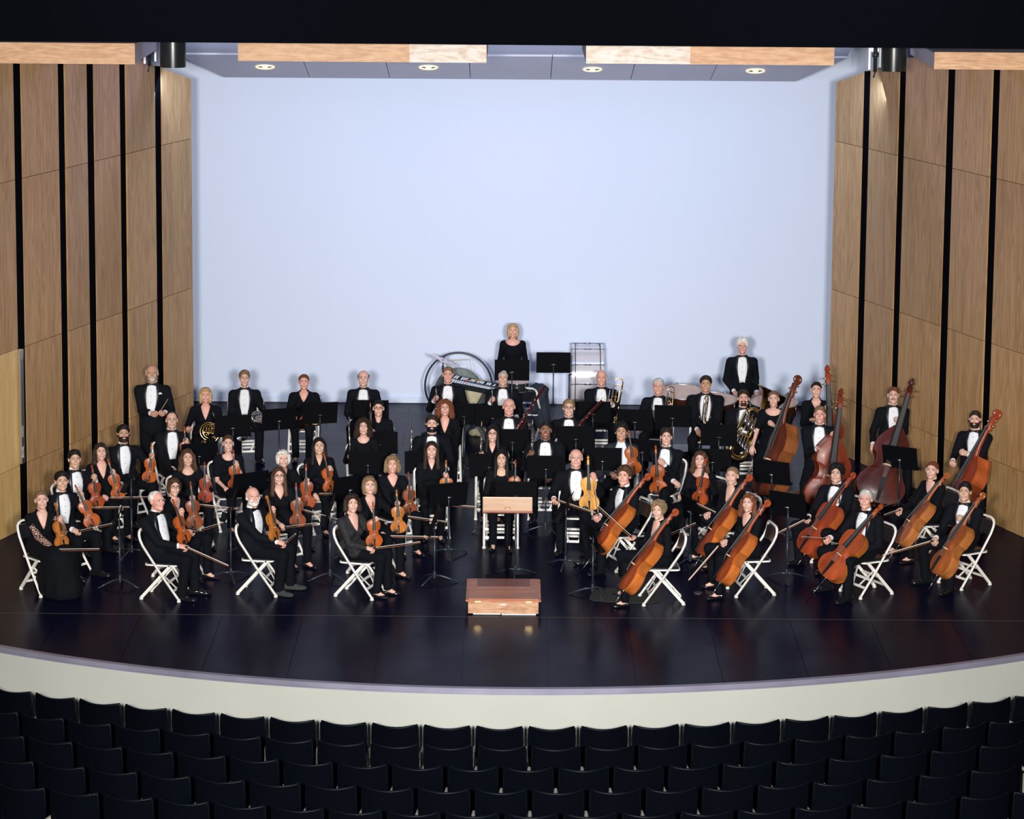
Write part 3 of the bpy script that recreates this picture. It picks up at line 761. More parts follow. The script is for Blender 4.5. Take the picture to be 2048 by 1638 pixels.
def chair_parts():
    out = []; X = .215
    def upright(y0, z0, y1, z1, t): return (y0 + (y1 - y0) * t, z0 + (z1 - z0) * t)
    fr = MB()                                   # one bent tube: front foot, up the back, over, down to the other foot
    side = [(-.235, .035), (-.02, .33), (.20, .66), (.235, .74), (.245, .79)]
    pts = [(X, y, z) for y, z in side] + [(X - .02, .249, .825), (X - .06, .25, .845), (0, .25, .85)] + [(-X + .06, .25, .845), (-X + .02, .249, .825)] + [(-X, y, z) for y, z in side[::-1]]
    fr.tube(pts, .0165, 6); out.append(('frame', fr.mesh('chair_frame', ['chair_white'], True, 60), None))
    rl = []
    for s in (-1, 1):
        l = MB(); flat_bar(l, (s * .185, -.13, .425), (s * .185, .225, .03), .036, .020, (0, 1, 1)); out.append(('leg', l.mesh('chair_leg', ['chair_white']), None))
    for x, y in ((X, -.245), (-X, -.245), (.185, .235), (-.185, .235)):
        f = MB(); f.lathe([(0, 0), (.026, 0), (.024, .012), (.016, .038), (0, .04)], 10, 0, Matrix.Translation((x, y, 0))); out.append(('foot_cap', f.mesh('chair_foot', ['rubber'], True, 40), None))
    br = MB()
    def fp(t): return (-.235 + (-.02 + .235) * t, .035 + (.33 - .035) * t)
    def rp(t): return (.225 + (-.13 - .225) * t, .03 + (.425 - .03) * t)
    for t in (.30, .62):
        y, z = fp(t); flat_bar(br, (-X, y, z), (X, y, z), .030, .008, (0, .3, 1))
    for t in (.22, .52):
        y, z = rp(t); flat_bar(br, (-.185, y, z), (.185, y, z), .030, .008, (0, -.3, 1))
    y, z = fp(.30); y2, z2 = fp(.95)
    for s in (-1, 1): flat_bar(br, (s * .06, y, z), (s * .165, y2, z2), .024, .007, (1, 0, 0))
    out.append(('cross_brace', br.mesh('chair_brace', ['chair_white']), None))
    sp = MB(); sp.prism(rrect(.195, .20, .05), .418, .437, 0, Matrix.Translation((0, -.005, 0))); out.append(('seat_pan', sp.mesh('chair_pan', ['chair_white']), None))
    s = MB(); o1 = rrect(.180, .185, .05); o2 = rrect(.160, .165, .05); n = len(o1)
    vs = [(x, y - .005, .437) for x, y in o1] + [(x, y - .005, .452) for x, y in o1] + [(x, y - .005, .462) for x, y in o2]
    s.add(vs, [(i + k * n, (i + 1) % n + k * n, (i + 1) % n + (k + 1) * n, i + (k + 1) * n) for k in (0, 1) for i in range(n)] + [tuple(range(2 * n, 3 * n))])
    out.append(('seat', s.mesh('chair_seat', ['vinyl'], True, 50), None))
    k = MB(); vs = []
    for i in range(9):
        x = -.195 + .39 * i / 8; yb = .030 * (1 - (2 * i / 8 - 1) ** 2)
        vs += [(x, .205 + yb - .012, .635), (x, .245 + yb - .012, .80), (x, .245 + yb + .010, .80), (x, .205 + yb + .010, .635)]
    fs = [(4 * i + a, 4 * i + (a + 1) % 4, 4 * i + 4 + (a + 1) % 4, 4 * i + 4 + a) for i in range(8) for a in range(4)] + [(0, 3, 2, 1), (32, 33, 34, 35)]
    k.add(vs, fs); out.append(('backrest', k.mesh('chair_back', ['vinyl'], True, 40), None))
    return out

# ================================================================== MUSIC STAND   (music side = -Y)
def stand_desk(w, h, mats=('stand',)):
    d = MB(); d.box((-w / 2, -.004, 0), (w / 2, .004, h), 0, .003)
    l = MB(); l.box((-w / 2, -.062, -.004), (w / 2, .004, .004), 0, .003); l.box((-w / 2, -.064, -.004), (w / 2, -.058, .016))
    return d.mesh('desk', list(mats)), l.mesh('desk_lip', list(mats))
def stand_parts():
    legs = []
    for i in range(3):
        a = math.radians(90 + 120 * i); b = MB(); pts = [(r * math.cos(a), r * math.sin(a), z) for r, z in ((.010, .085), (.09, .078), (.19, .045), (.275, .012))]
        b.tube(pts, [.012, .013, .011, .010], 6); b.ball((.278 * math.cos(a), .278 * math.sin(a), .012), .012, 6); legs.append(b.mesh('stand_leg', ['stand_pole'], True))
    hub = MB(); hub.lathe([(0, .05), (.020, .05), (.022, .09), (.018, .14), (0, .14)], 10); hubm = hub.mesh('stand_hub', ['stand_pole'], True, 40)
    kn = MB(); kn.ball((0, 0, 0), (.017, .017, .017), 10); kn.tube([(-.035, 0, 0), (.035, 0, 0)], .009, 7); knm = kn.mesh('stand_knob', ['chrome'], True)
    return legs, hubm, knm
# ================================================================== STAGE FLOOR AND APRON
def circle3(a, b, c):
    ax, ay, bx, by, cx, cy = a[0], a[1], b[0], b[1], c[0], c[1]
    d = 2 * (ax * (by - cy) + bx * (cy - ay) + cx * (ay - by))
    ux = ((ax*ax+ay*ay)*(by-cy) + (bx*bx+by*by)*(cy-ay) + (cx*cx+cy*cy)*(ay-by)) / d
    uy = ((ax*ax+ay*ay)*(cx-bx) + (bx*bx+by*by)*(ax-cx) + (cx*cx+cy*cy)*(bx-ax)) / d
    return ux, uy, math.hypot(ax - ux, ay - uy)
AX, AY, AR = circle3(at_z(0, 1290, 0), at_z(1100, 1375, 0), at_z(2047, 1306, 0))
def arc_y(x, R): return AY - math.sqrt(max(0, R * R - (x - AX) ** 2))
BACKY = at_z(1024, 808, 0).y
def floor_mat(name, base, rough):
    m, nt, b = new_mat(name); L = nt.links.new; N = nt.nodes.new
    tc = N('ShaderNodeTexCoord')
    n = N('ShaderNodeTexNoise'); n.inputs['Scale'].default_value = 1.3; n.inputs['Detail'].default_value = 5; L(tc.outputs['Object'], n.inputs['Vector'])
    mp = N('ShaderNodeMapping'); mp.inputs['Scale'].default_value = (1, 9, 1); L(tc.outputs['Object'], mp.inputs['Vector'])
    n2 = N('ShaderNodeTexNoise'); n2.inputs['Scale'].default_value = 6; n2.inputs['Detail'].default_value = 6; L(mp.outputs[0], n2.inputs['Vector'])
    mr = N('ShaderNodeMapRange'); mr.inputs['From Min'].default_value = .3; mr.inputs['From Max'].default_value = .7; mr.inputs['To Min'].default_value = rough - .03; mr.inputs['To Max'].default_value = rough + .04
    L(n.outputs['Fac'], mr.inputs['Value']); L(mr.outputs['Result'], b.inputs['Roughness'])
    r = N('ShaderNodeValToRGB'); r.color_ramp.elements[0].position = .35; r.color_ramp.elements[1].position = .75
    r.color_ramp.elements[0].color = (*base, 1); r.color_ramp.elements[1].color = (*[c * 1.9 for c in base], 1); L(n2.outputs['Fac'], r.inputs['Fac']); L(r.outputs['Color'], b.inputs['Base Color'])
    b.inputs['Specular IOR Level'].default_value = .5; b.inputs['IOR'].default_value = 1.085; b.inputs['Specular Tint'].default_value = (.5, .55, 1.0, 1)
    return m
MT['floor'] = floor_mat('black_stage_board', (.0040, .0044, .0150), .24)
MT['joint'] = simple('joint_dust', (.16, .13, .10), .8)
fb = MB(); HW = 11.0
outl = [(x, arc_y(x, AR) + .005) for x in np.linspace(-HW, HW, 61)] + [(HW, BACKY + 3), (-HW, BACKY + 3)]
fb.prism(outl, -.30, -.012)
floor = tag(obj('floor', fb.mesh('floor_slab', ['floor'])), kind='structure')
# hardboard sheets laid on the deck: a cross seam at the pit line, sheets butt with thin gaps
SEAM = at_z(1024, 1234, 0).y
def sheet(poly):
    b = MB(); b.prism(poly, -.012, 0); obj('panel', b.mesh('sheet', ['floor']), floor)
g = .0025
xs = np.arange(-11.6, 11.7, .952) - .344
for x0, x1 in zip(xs[:-1], xs[1:]):          # downstage row, cut to the curved edge
    if x1 < -HW + .3 or x0 > HW - .3: continue
    lo = [(x, arc_y(x, AR)) for x in np.linspace(x0 + g, x1 - g, 6)]
    if max(p[1] for p in lo) > SEAM - .2: continue
    sheet(lo + [(x1 - g, SEAM - .055), (x0 + g, SEAM - .055)])
b_ = MB(); b_.box((-HW, SEAM - .051, -.012), (HW, SEAM - .004, 0)); obj('pit_edge_strip', b_.mesh('pit_strip', ['floor']), floor)
b_ = MB(); b_.box((-HW, SEAM - .0045, -.0115), (HW, SEAM - .0005, .0008)); obj('seam_line', b_.mesh('seam_line', ['joint']), floor)
y0 = SEAM; row = 0
while y0 < BACKY + 2.9:
    y1 = y0 + 1.22; off = 0 if row % 2 else 1.22
    for i in range(-5, 6):
        x0, x1 = i * 2.44 + off - .4, i * 2.44 + 2.44 + off - .4
        if x1 < -10.5 or x0 > 10.5: continue
        g2 = .0015
        sheet([(x0 + g2, y0 + g2), (x1 - g2, y0 + g2), (x1 - g2, y1 - g2), (x0 + g2, y1 - g2)])
    y0 = y1; row += 1
def arc_band(name, R0, R1, z0, z1, mat, n=72, x_max=HW):
    b = MB(); vs = []
    for x in np.linspace(-x_max, x_max, n):
        vs += [(x, arc_y(x, R1), z0), (x, arc_y(x, R1), z1), (x, arc_y(x, R0), z1), (x, arc_y(x, R0), z0)]
    fs = [(4 * i + a, 4 * i + 4 + a, 4 * i + 4 + (a + 1) % 4, 4 * i + (a + 1) % 4) for i in range(n - 1) for a in range(4)]
    b.add(vs, fs); return b.mesh(name, [mat], True, 30)
MT['nosing'] = simple('metal_nosing', (.36, .35, .46), .38, metal=.5, var=.18, bscale=1.5)
MT['cream_wall'] = simple('cream_apron_paint', (.43, .445, .40), .75, var=.04, bscale=.8, bump=.03)
MT['house_floor'] = simple('house_floor_dark', (.003, .0035, .006), .9)
tag(obj('trim_1', arc_band('nosing', AR, AR + .075, -.045, .004, 'nosing')), kind='structure')
tag(obj('trim_2', arc_band('nosing_lower', AR + .01, AR + .082, -.062, -.046, 'nosing')), kind='structure')
tag(obj('wall_apron', arc_band('apron', AR - .02, AR + .06, -1.35, -.062, 'cream_wall')), kind='structure')
b_ = MB(); b_.box((-16, 2, -1.45), (16, AY - AR + 3, -1.33)); tag(obj('floor_house', b_.mesh('house_floor', ['house_floor'])), kind='structure')

# ================================================================== CYCLORAMA
m, nt, b = new_mat('cyclorama_cloth'); MT['cyc'] = m
b.inputs['Base Color'].default_value = (.70, .785, .96, 1); b.inputs['Roughness'].default_value = .95; b.inputs['Specular IOR Level'].default_value = .1
n = nt.nodes.new('ShaderNodeTexNoise'); n.inputs['Scale'].default_value = .45; n.inputs['Detail'].default_value = 3
tc = nt.nodes.new('ShaderNodeTexCoord'); nt.links.new(tc.outputs['Object'], n.inputs['Vector'])
r = nt.nodes.new('ShaderNodeValToRGB'); r.color_ramp.elements[0].color = (.685, .775, .95, 1); r.color_ramp.elements[1].color = (.73, .805, .97, 1)
nt.links.new(n.outputs['Fac'], r.inputs['Fac']); nt.links.new(r.outputs['Color'], b.inputs['Base Color'])
cb = MB(); N_ = 120; vs = []
for i in range(N_ + 1):
    x = -10.5 + 21 * i / N_; w = .004 * math.sin(x * 3.1) + .003 * math.sin(x * 7.7 + 1)
    vs += [(x, BACKY + w, .105), (x, BACKY + w, 9.6), (x, BACKY + w + .02, 9.6), (x, BACKY + w + .02, .105)]
cb.add(vs, [(4*i+a, 4*i+4+a, 4*i+4+(a+1) % 4, 4*i+(a+1) % 4) for i in range(N_) for a in range(4)])
cyc = tag(obj('wall_back', cb.mesh('cyclorama', ['cyc'], True, 40)), kind='structure')
h_ = MB(); h_.box((-10.5, BACKY - .022, .004), (10.5, BACKY + .03, .104), 0, .01); obj('weighted_hem', h_.mesh('cyc_hem', ['cyc']), cyc)

# ================================================================== SIDE WALLS OF OAK PANELS
def side_wall(name, uv_back, uv_front, strips, side, door=False):
    B = at_z(*uv_back, 0); F_ = at_z(*uv_front, 0)
    d = (F_ - B); d.z = 0; L0 = d.length; d.normalize(); nrm = Vector((d.y, -d.x, 0))
    if nrm.x * side > 0: nrm = -nrm                # toward the stage centre
    if nrm.x * side > 0: nrm = -nrm
    root = MB()
    def t_of(u, z=3.3):
        lo, hi = -.5, 12
        for _ in range(50):
            m_ = (lo + hi) / 2; p = B + d * m_; pu = proj((p.x, p.y, z))[0]
            if (pu - u) * side < 0: lo = m_
            else: hi = m_
        return (lo + hi) / 2
    ts = [0.0] + [t_of(u) for u in strips]
    w = ts[-1] - ts[-2]
    while ts[-1] < 9.4: ts.append(ts[-1] + 1.22)
    zs = [0.0, .865, 2.42, 4.63]
    top = lambda t: min(5.50 + .235 * t, 6.16)
    # dark steel backing wall behind the panels
    o = -nrm * .17
    p0, p1 = B + o - d * .02, B + o + d * (ts[-1] + .3); q = -nrm * .10
    H1 = top(0) - .02; H2 = 5.9
    vs = [(p.x, p.y, z) for p, z in ((p0, 0), (p1, 0), (p1, H2), (p0, H1))] + [(p.x + q.x, p.y + q.y, z) for p, z in ((p0, 0), (p1, 0), (p1, H2), (p0, H1))]
    root.add(vs, [(0, 1, 2, 3), (7, 6, 5, 4), (0, 4, 5, 1), (1, 5, 6, 2), (2, 6, 7, 3), (3, 7, 4, 0)])
    ro = tag(obj(name, root.mesh(name + '_backing', ['black'])), kind='structure')
    half = .100
    for c in range(len(ts) - 1):
        t0, t1 = ts[c] + (half if c else 0), ts[c + 1] - half
        rows = zs + [None]
        skew = .018 * (1 if c % 2 else -.2)
        for k in range(4):
            z0 = zs[k] + .004; 
            def quad(t, z, dep, s): 
                p = B + d * t + nrm * (dep + skew * s); return (p.x, p.y, z)
            zt0 = (zs[k + 1] - .004) if k < 3 else top(t0); zt1 = (zs[k + 1] - .004) if k < 3 else top(t1)
            if door and ts[c] > t_of(44) - .3 and k < 3:
                pass
            b = MB()
            b.add([quad(t0, z0, 0, -.5), quad(t1, z0, 0, .5), quad(t1, zt1, 0, .5), quad(t0, zt0, 0, -.5), quad(t0, z0, -.09, -.5), quad(t1, z0, -.09, .5), quad(t1, zt1, -.09, .5), quad(t0, zt0, -.09, -.5)],
                  [(0, 1, 2, 3), (7, 6, 5, 4), (0, 4, 5, 1), (1, 5, 6, 2), (2, 6, 7, 3), (3, 7, 4, 0)])
            isdoor = door and c >= len(strips) and k < 2
            obj('panel', b.mesh('wall_panel', ['oak_door' if (door and c == len(strips) and k < 2) else 'oak']), ro)
        # black channel between columns
        tt = ts[c + 1]
        b = MB()
        for e in (-.099, -.047, .005, .057):
            p = B + d * (tt + e); pp = p + d * .042
            a1 = p + nrm * -.012; a2 = pp + nrm * -.012; a3 = pp - nrm * .15; a4 = p - nrm * .15
            zt = min(top(tt), 7.8)
            b.add([(a.x, a.y, z) for z in (0.01, zt) for a in (a1, a2, a3, a4)], [(0, 1, 2, 3), (7, 6, 5, 4), (0, 4, 5, 1), (1, 5, 6, 2), (2, 6, 7, 3), (3, 7, 4, 0)])
        obj('channel', b.mesh('wall_channel', ['black']), ro)
    return B, d, nrm, ts, t_of, ro
LB = side_wall('wall_left', (388, 897), (50, 1057), [320, 249, 186, 128, 42], -1, door=True)
RB = side_wall('wall_right', (1655, 897), (2011, 1059), [1725, 1796, 1891, 1980], 1)
# aluminium astragal beside the stage door on the left
B, d, nrm, ts, t_of, ro = LB
t = ts[5] + .06
b_ = MB(); p = B + d * t + nrm * .012
for k, (z0, z1) in enumerate(((.90, 2.40),)):
    q = p + d * .085
    b_.add([(a.x, a.y, z) for z in (z0, z1) for a in (p, q, q + nrm * .035, p + nrm * .035)], [(3, 2, 1, 0), (4, 5, 6, 7), (0, 1, 5, 4), (1, 2, 6, 5), (2, 3, 7, 6), (3, 0, 4, 7)])
obj('edge_profile', b_.mesh('door_profile', ['steel']), ro, None)
for zz in (2.28, 1.25, .98):
    b_ = MB(); q = p + d * .06; a = p + d * .02
    b_.add([(c_.x, c_.y, z) for z in (zz, zz + .14) for c_ in (a, q, q + nrm * .05, a + nrm * .05)], [(3, 2, 1, 0), (4, 5, 6, 7), (0, 1, 5, 4), (1, 2, 6, 5), (2, 3, 7, 6), (3, 0, 4, 7)])
    obj('hinge', b_.mesh('door_hinge', ['chrome']), ro)

# ================================================================== CEILING
MT['lavender_paint'] = simple('grey_reflector_paint', (.58, .565, .66), .5, var=.03, bscale=1.2)
MT['ceiling_dark'] = simple('fly_loft_dark', (.012, .012, .02), .9)
def px_s(u, v, s):                      # point seen at pixel (u, v) at the depth where one metre spans s pixels
    return CAMLOC + ray(u, v) * (FPX / s)
ceil_root = None
edges_r = [447, 461 + 0, 620, 780, 941, 1101, 1261, 1420, 1580, 1592]
edges_r = [447, 620, 780, 941, 1101, 1261, 1420, 1592]
edges_f = [353, 602, 768, 938, 1105, 1273, 1440, 1695]
def slab(b, a, c, d_, e, th=.06):
    nn = (c - a).cross(e - a).normalized()
    if nn.z < 0: nn = -nn
    t = nn * th; vs = [a, c, d_, e, a + t, c + t, d_ + t, e + t]
    b.add(vs, [(0, 3, 2, 1), (4, 5, 6, 7), (0, 1, 5, 4), (1, 2, 6, 5), (2, 3, 7, 6), (3, 0, 4, 7)])
b_ = MB()
lo_ = px_s(340, 74, 141); hi_ = px_s(1710, 82, 141)
A_ = px_s(353, 109, 135.2) + Vector((0, -.03, .03)); B_ = px_s(1695, 116, 135.2) + Vector((0, -.03, .03))
slab(b_, A_, B_, hi_, lo_)
ceil_root = tag(obj('ceiling', b_.mesh('upper_reflector', ['lavender_paint'])), kind='structure')
for i in range(7):
    vr = lambda u: 154.5 + (u - 447) * .0073; vf = lambda u: 109.5 + (u - 447) * .0055
    r0, r1, f0, f1 = edges_r[i] + .7, edges_r[i + 1] - .7, edges_f[i] + .7, edges_f[i + 1] - .7
    b_ = MB(); slab(b_, px_s(r0, vr(r0), 130), px_s(r1, vr(r1), 130), px_s(f1, vf(f1), 135), px_s(f0, vf(f0), 135), .05)
    obj('panel', b_.mesh('ceiling_panel', ['lavender_paint']), ceil_root)
P0Y = 33.0
# plane of the lower tier, for the downlights
a = px_s(620, 156, 130); c = px_s(1261, 160.5, 130); e = px_s(602, 110.4, 135); nn = (c - a).cross(e - a).normalized()
if nn.z > 0: nn = -nn
MT['lamp_warm'] = None
m, nt, bb = new_mat('downlight_glow'); MT['lamp_warm'] = m
bb.inputs['Base Color'].default_value = (.9, .8, .6, 1); bb.inputs['Emission Color'].default_value = (1, .86, .55, 1); bb.inputs['Emission Strength'].default_value = .55
for k, (u, v, w) in enumerate(((530, 133, 'leftmost'), (857, 134, 'second from the left'), (1185, 138, 'third from the left'), (1511, 141, 'rightmost'))):
    dr = ray(u, v); tt = (a - CAMLOC).dot(nn) / dr.dot(nn); P = CAMLOC + dr * tt
    z = nn; x = Vector((1, 0, 0)); x = (x - z * x.dot(z)).normalized(); y = z.cross(x)
    Mx = Matrix(((x.x, y.x, z.x, P.x), (x.y, y.y, z.y, P.y), (x.z, y.z, z.z, P.z), (0, 0, 0, 1)))
    root = empty('downlight', Mx); tag(root, 'recessed round downlight in the grey ceiling reflector, ' + w + ' of the four', 'downlight', 'recessed ceiling downlights')
    b_ = MB(); b_.lathe([(.115, .0), (.145, .0), (.150, .012), (.135, .022), (.115, .010), (.100, -.045)], 28); obj('trim_ring', b_.mesh('downlight_ring', ['lamp_warm'], True), root)
    b_ = MB(); b_.lathe([(0, -.05), (.100, -.045), (.112, .001), (.09, .003), (.085, -.03), (0, -.03)], 24); obj('reflector', b_.mesh('downlight_cup', ['ebony'], True), root)
    b_ = MB(); b_.ball((0, 0, .0), (.05, .05, .028), 12); obj('bulb', b_.mesh('downlight_bulb', ['lamp_warm'], True), root)
# wooden edged acoustic reflectors
def reflector(u0, u1, v0, v1, s, label, mats, depth=2.3):
    p = px_s(u0, v1, s); q = px_s(u1, v1 + (u1 - u0) * .0079, s); th = (v1 - v0) / s
    root = empty('acoustic_reflector', loc=((p.x + q.x) / 2, p.y, p.z)); tag(root, label, 'ceiling panel', 'wood edged acoustic reflectors')
    w = (q.x - p.x) / 2; tilt = (q.z - p.z) / (2 * w)
    sh = Matrix.Rotation(-math.atan(tilt), 4, 'Y')
    b_ = MB(); b_.box((-w, .035, .012), (w, depth, th - .012), 0, 0, sh); obj('painted_core', b_.mesh('reflector_core', ['lavender_paint']), root)
    for e in (-.7, .7):
        b_ = MB(); b_.tube([(w * e, depth * .5, th * .5), (w * e, depth * .5, 10.42 - p.z)], .012, 6); obj('hanger_rod', b_.mesh('reflector_hanger', ['stand_pole']), root)
    k = len(mats); cuts = [0] + [c_[1] for c_ in mats]
    for i, (mt, e_) in enumerate(mats):
        b_ = MB(); b_.box((-w + 2 * w * cuts[i], 0, 0), (-w + 2 * w * cuts[i + 1], .035, th), 0, 0, sh); obj('wood_edge', b_.mesh('reflector_edge', [mt]), root)
reflector(-80, 270, 84, 126, 160, 'orange-brown wood edged ceiling reflector at the far left', [('birch', 1)])
reflector(476, 973, 78, 122, 158, 'pale wood edged ceiling reflector left of centre, partly brown', [('birch', .69), ('birch_pale', 1)])
reflector(1172, 1668, 78, 127, 158, 'pale wood edged ceiling reflector right of centre', [('birch_pale', .42), ('birch', 1)])
reflector(1868, 2140, 104, 138.5, 160, 'orange-brown wood edged ceiling reflector at the far right', [('birch', 1)])
b_ = MB(); b_.box((-11, P0Y, 10.4), (11, BACKY + 3, 10.5)); tag(obj('ceiling_loft', b_.mesh('loft', ['ceiling_dark'])), kind='structure')
# hanging cylinders (stage lights in black housings)
def can(u, v, s, label):
    P = px_s(u, v, s); root = empty('stage_light', loc=P); tag(root, label, 'stage light')
    b_ = MB(); b_.lathe([(.140, .03), (.155, 0), (.165, .0), (.165, 1.2), (.10, 1.32), (0, 1.32)], 32); obj('housing', b_.mesh('can', ['can_black'], True, 40), root)
    b_ = MB(); b_.lathe([(0, .06), (.14, .05)], 20); obj('lens', b_.mesh('can_lens', ['ebony'], True), root)
    b_ = MB(); b_.tube([(0, 0, 1.3), (0, 0, 2.2)], .025, 8); obj('hanger', b_.mesh('can_hanger', ['stand_pole']), root)
MT['can_black'] = simple('can_black', (.012, .016, .017), .3)
can(346, 134, 156, 'black cylindrical stage light hanging at the upper left')
can(1787, 142, 152, 'black cylindrical stage light hanging at the upper right')
for u, v, side in ((300, 128, 'left'), (1749, 140, 'right')):
    P = px_s(u, v, 147); root = empty('rigging_bracket', loc=P); tag(root, 'galvanised rigging bracket beside the %s hanging stage light' % side, 'bracket')
    b_ = MB(); b_.box((-.09, 0, .0), (-.055, .02, .75), 0, .004); b_.box((.055, 0, .03), (.09, .02, .75), 0, .004); b_.box((-.09, .015, .25), (.09, .02, .75)); obj('channel_plate', b_.mesh('bracket_plate', ['steel']), root)
    b_ = MB(); b_.tube([(0, -.06, -.02), (0, -.06, .75)], .028, 8); b_.tube([(0, -.06, .18), (0, -.06, .24)], .045, 8); b_.tube([(0, -.06, -.02), (-.02, -.06, -.10)], .012, 6); obj('pipe', b_.mesh('bracket_pipe', ['stand_pole'], True), root)
# plain black beam, added to close the top of the view
P = px_s(1024, 90, 168)
b_ = MB(); b_.box((-11, P.y, P.z), (11, P.y + .4, P.z + 3.6), 0, 0, Matrix.Translation(P * 0)); hd = obj('wall_added_beam', b_.mesh('header', ['black']))
tag(hd, kind='structure')

# ================================================================== AUDITORIUM SEATS
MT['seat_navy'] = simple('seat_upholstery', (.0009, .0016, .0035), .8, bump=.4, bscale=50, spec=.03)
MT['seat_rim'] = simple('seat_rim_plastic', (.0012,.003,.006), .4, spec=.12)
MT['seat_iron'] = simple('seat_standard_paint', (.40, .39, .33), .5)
def seat_meshes():
    w = .243; n = 12; k = MB(); r = MB(); vs = []
    def pt(u, z, dep):
        y = -.05 * u * u + dep; return (u * w, y - (z - .85) * -.0, z)
    Z = [.42, .60, .78, .89, .915]
    for j, z in enumerate(Z):
        for i in range(n + 1):
            u = -1 + 2 * i / n; ww = 1 if j < 3 else (.985 if j == 3 else .955)
            zz = z + (.025 * u * u if j > 2 else 0); x = u * w * ww * (.94 + .06 * min(1, (z - .42) / .3)); y = .055 * u * u
            vs.append((x, y - .22 * (.9 - z) * -.35, zz))
    nv = len(vs); vs2 = [(x, y + .045, z) for x, y, z in vs]
    fs = []
    for j in range(len(Z) - 1):
        for i in range(n):
            q = (j * (n + 1) + i, j * (n + 1) + i + 1, (j + 1) * (n + 1) + i + 1, (j + 1) * (n + 1) + i); fs.append(q); fs.append(tuple(a + nv for a in q[::-1]))
    m_ = len(Z)
    for j in range(m_ - 1):
        for i, s in ((0, 1), (n, -1)):
            q = (j * (n + 1) + i, (j + 1) * (n + 1) + i, (j + 1) * (n + 1) + i + nv, j * (n + 1) + i + nv); fs.append(q if s > 0 else q[::-1])
    for i in range(n):
        q = ((m_ - 1) * (n + 1) + i, (m_ - 1) * (n + 1) + i + 1, (m_ - 1) * (n + 1) + i + 1 + nv, (m_ - 1) * (n + 1) + i + nv); fs.append(q)
        q = (i, i + 1, i + 1 + nv, i + nv); fs.append(q[::-1])
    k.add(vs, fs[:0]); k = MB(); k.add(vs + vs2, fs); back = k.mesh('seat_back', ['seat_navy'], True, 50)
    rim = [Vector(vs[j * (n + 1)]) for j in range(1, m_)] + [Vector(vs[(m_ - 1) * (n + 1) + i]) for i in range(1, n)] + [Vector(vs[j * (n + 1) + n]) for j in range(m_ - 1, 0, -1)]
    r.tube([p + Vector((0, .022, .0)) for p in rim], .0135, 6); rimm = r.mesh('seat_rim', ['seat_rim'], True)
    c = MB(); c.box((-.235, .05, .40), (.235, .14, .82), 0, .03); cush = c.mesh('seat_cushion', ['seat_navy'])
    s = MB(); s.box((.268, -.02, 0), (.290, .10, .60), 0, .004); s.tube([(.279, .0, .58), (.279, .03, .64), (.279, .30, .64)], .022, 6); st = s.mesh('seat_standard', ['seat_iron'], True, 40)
    return back, rimm, cush, st
bm_, rm_, cm_, sm_ = seat_meshes()
tp = px_s(1024, 1461, 191); R1 = AY - tp.y; z1 = tp.z - .925
phase = px_s(1046, 1461, 191).x
NSEAT = 0
row_words = ['first', 'second', 'third', 'fourth', 'fifth', 'sixth']
ordn = ['leftmost', 'second', 'third', 'fourth', 'fifth', 'sixth', 'seventh', 'eighth', 'ninth', 'tenth', 'eleventh', 'twelfth', 'thirteenth', 'fourteenth', 'fifteenth', 'sixteenth', 'seventeenth', 'eighteenth', 'nineteenth', 'twentieth', 'twenty-first', 'twenty-second', 'twenty-third', 'twenty-fourth', 'twenty-fifth', 'twenty-sixth']
for rw in range(5):
    R = R1 + rw * .86; zf = z1 + rw * .055; dth = .553 / R
    offs = (phase if rw != 1 else phase + .02) / R1 + (0.5 * dth if rw in (2, 4) else .0); k = 0
    for i in range(-13, 14):
        th = offs + (i + .5) * dth
        x = AX + R * math.sin(th); y = AY - R * math.cos(th)
        u, v = proj((x, y, zf + .9))
        if not (-45 < u < 2048 + 45): continue
        Mx = Matrix.Translation((x, y, zf)) @ Matrix.Rotation(th, 4, 'Z')
        s = empty('auditorium_seat', Mx)
        where = ordn[k] + (' seat' if k == 0 else ' seat from the left') + ' of the ' + row_words[rw] + ' row'
        tag(s, 'dark navy auditorium seat seen from behind, ' + where , 'theatre seat', 'auditorium seats of the %s row' % row_words[rw])
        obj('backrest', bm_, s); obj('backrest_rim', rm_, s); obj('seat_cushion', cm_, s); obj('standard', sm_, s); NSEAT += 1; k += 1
print('seats', NSEAT, 'house z', z1)
# ================================================================== PEOPLE
SKIN = {k_: tuple(c_ * m_ for c_, m_ in zip(v_, (.90, .86, .84))) for k_, v_ in {'fair': (.80, .50, .40), 'pink': (.82, .45, .36), 'light': (.74, .47, .35), 'tan': (.62, .36, .24), 'asian': (.72, .47, .33), 'brown': (.27, .13, .075)}.items()}
HAIRC = {'black': (.010, .009, .010), 'dark': (.028, .017, .012), 'brown': (.075, .038, .022), 'auburn': (.16, .055, .025), 'red': (.30, .10, .035), 'blonde': (.52, .36, .18), 'darkblonde': (.24, .16, .085),
         'grey': (.33, .31, .29), 'white': (.75, .72, .66), 'lightgrey': (.52, .50, .46), 'sand': (.20, .12, .07)}
SHOES = {}
def axes(yaw):
    c, s = math.cos(math.radians(yaw)), math.sin(math.radians(yaw))
    return np.array([c, s, 0.]), np.array([s, -c, 0.])          # person's left, person's forward
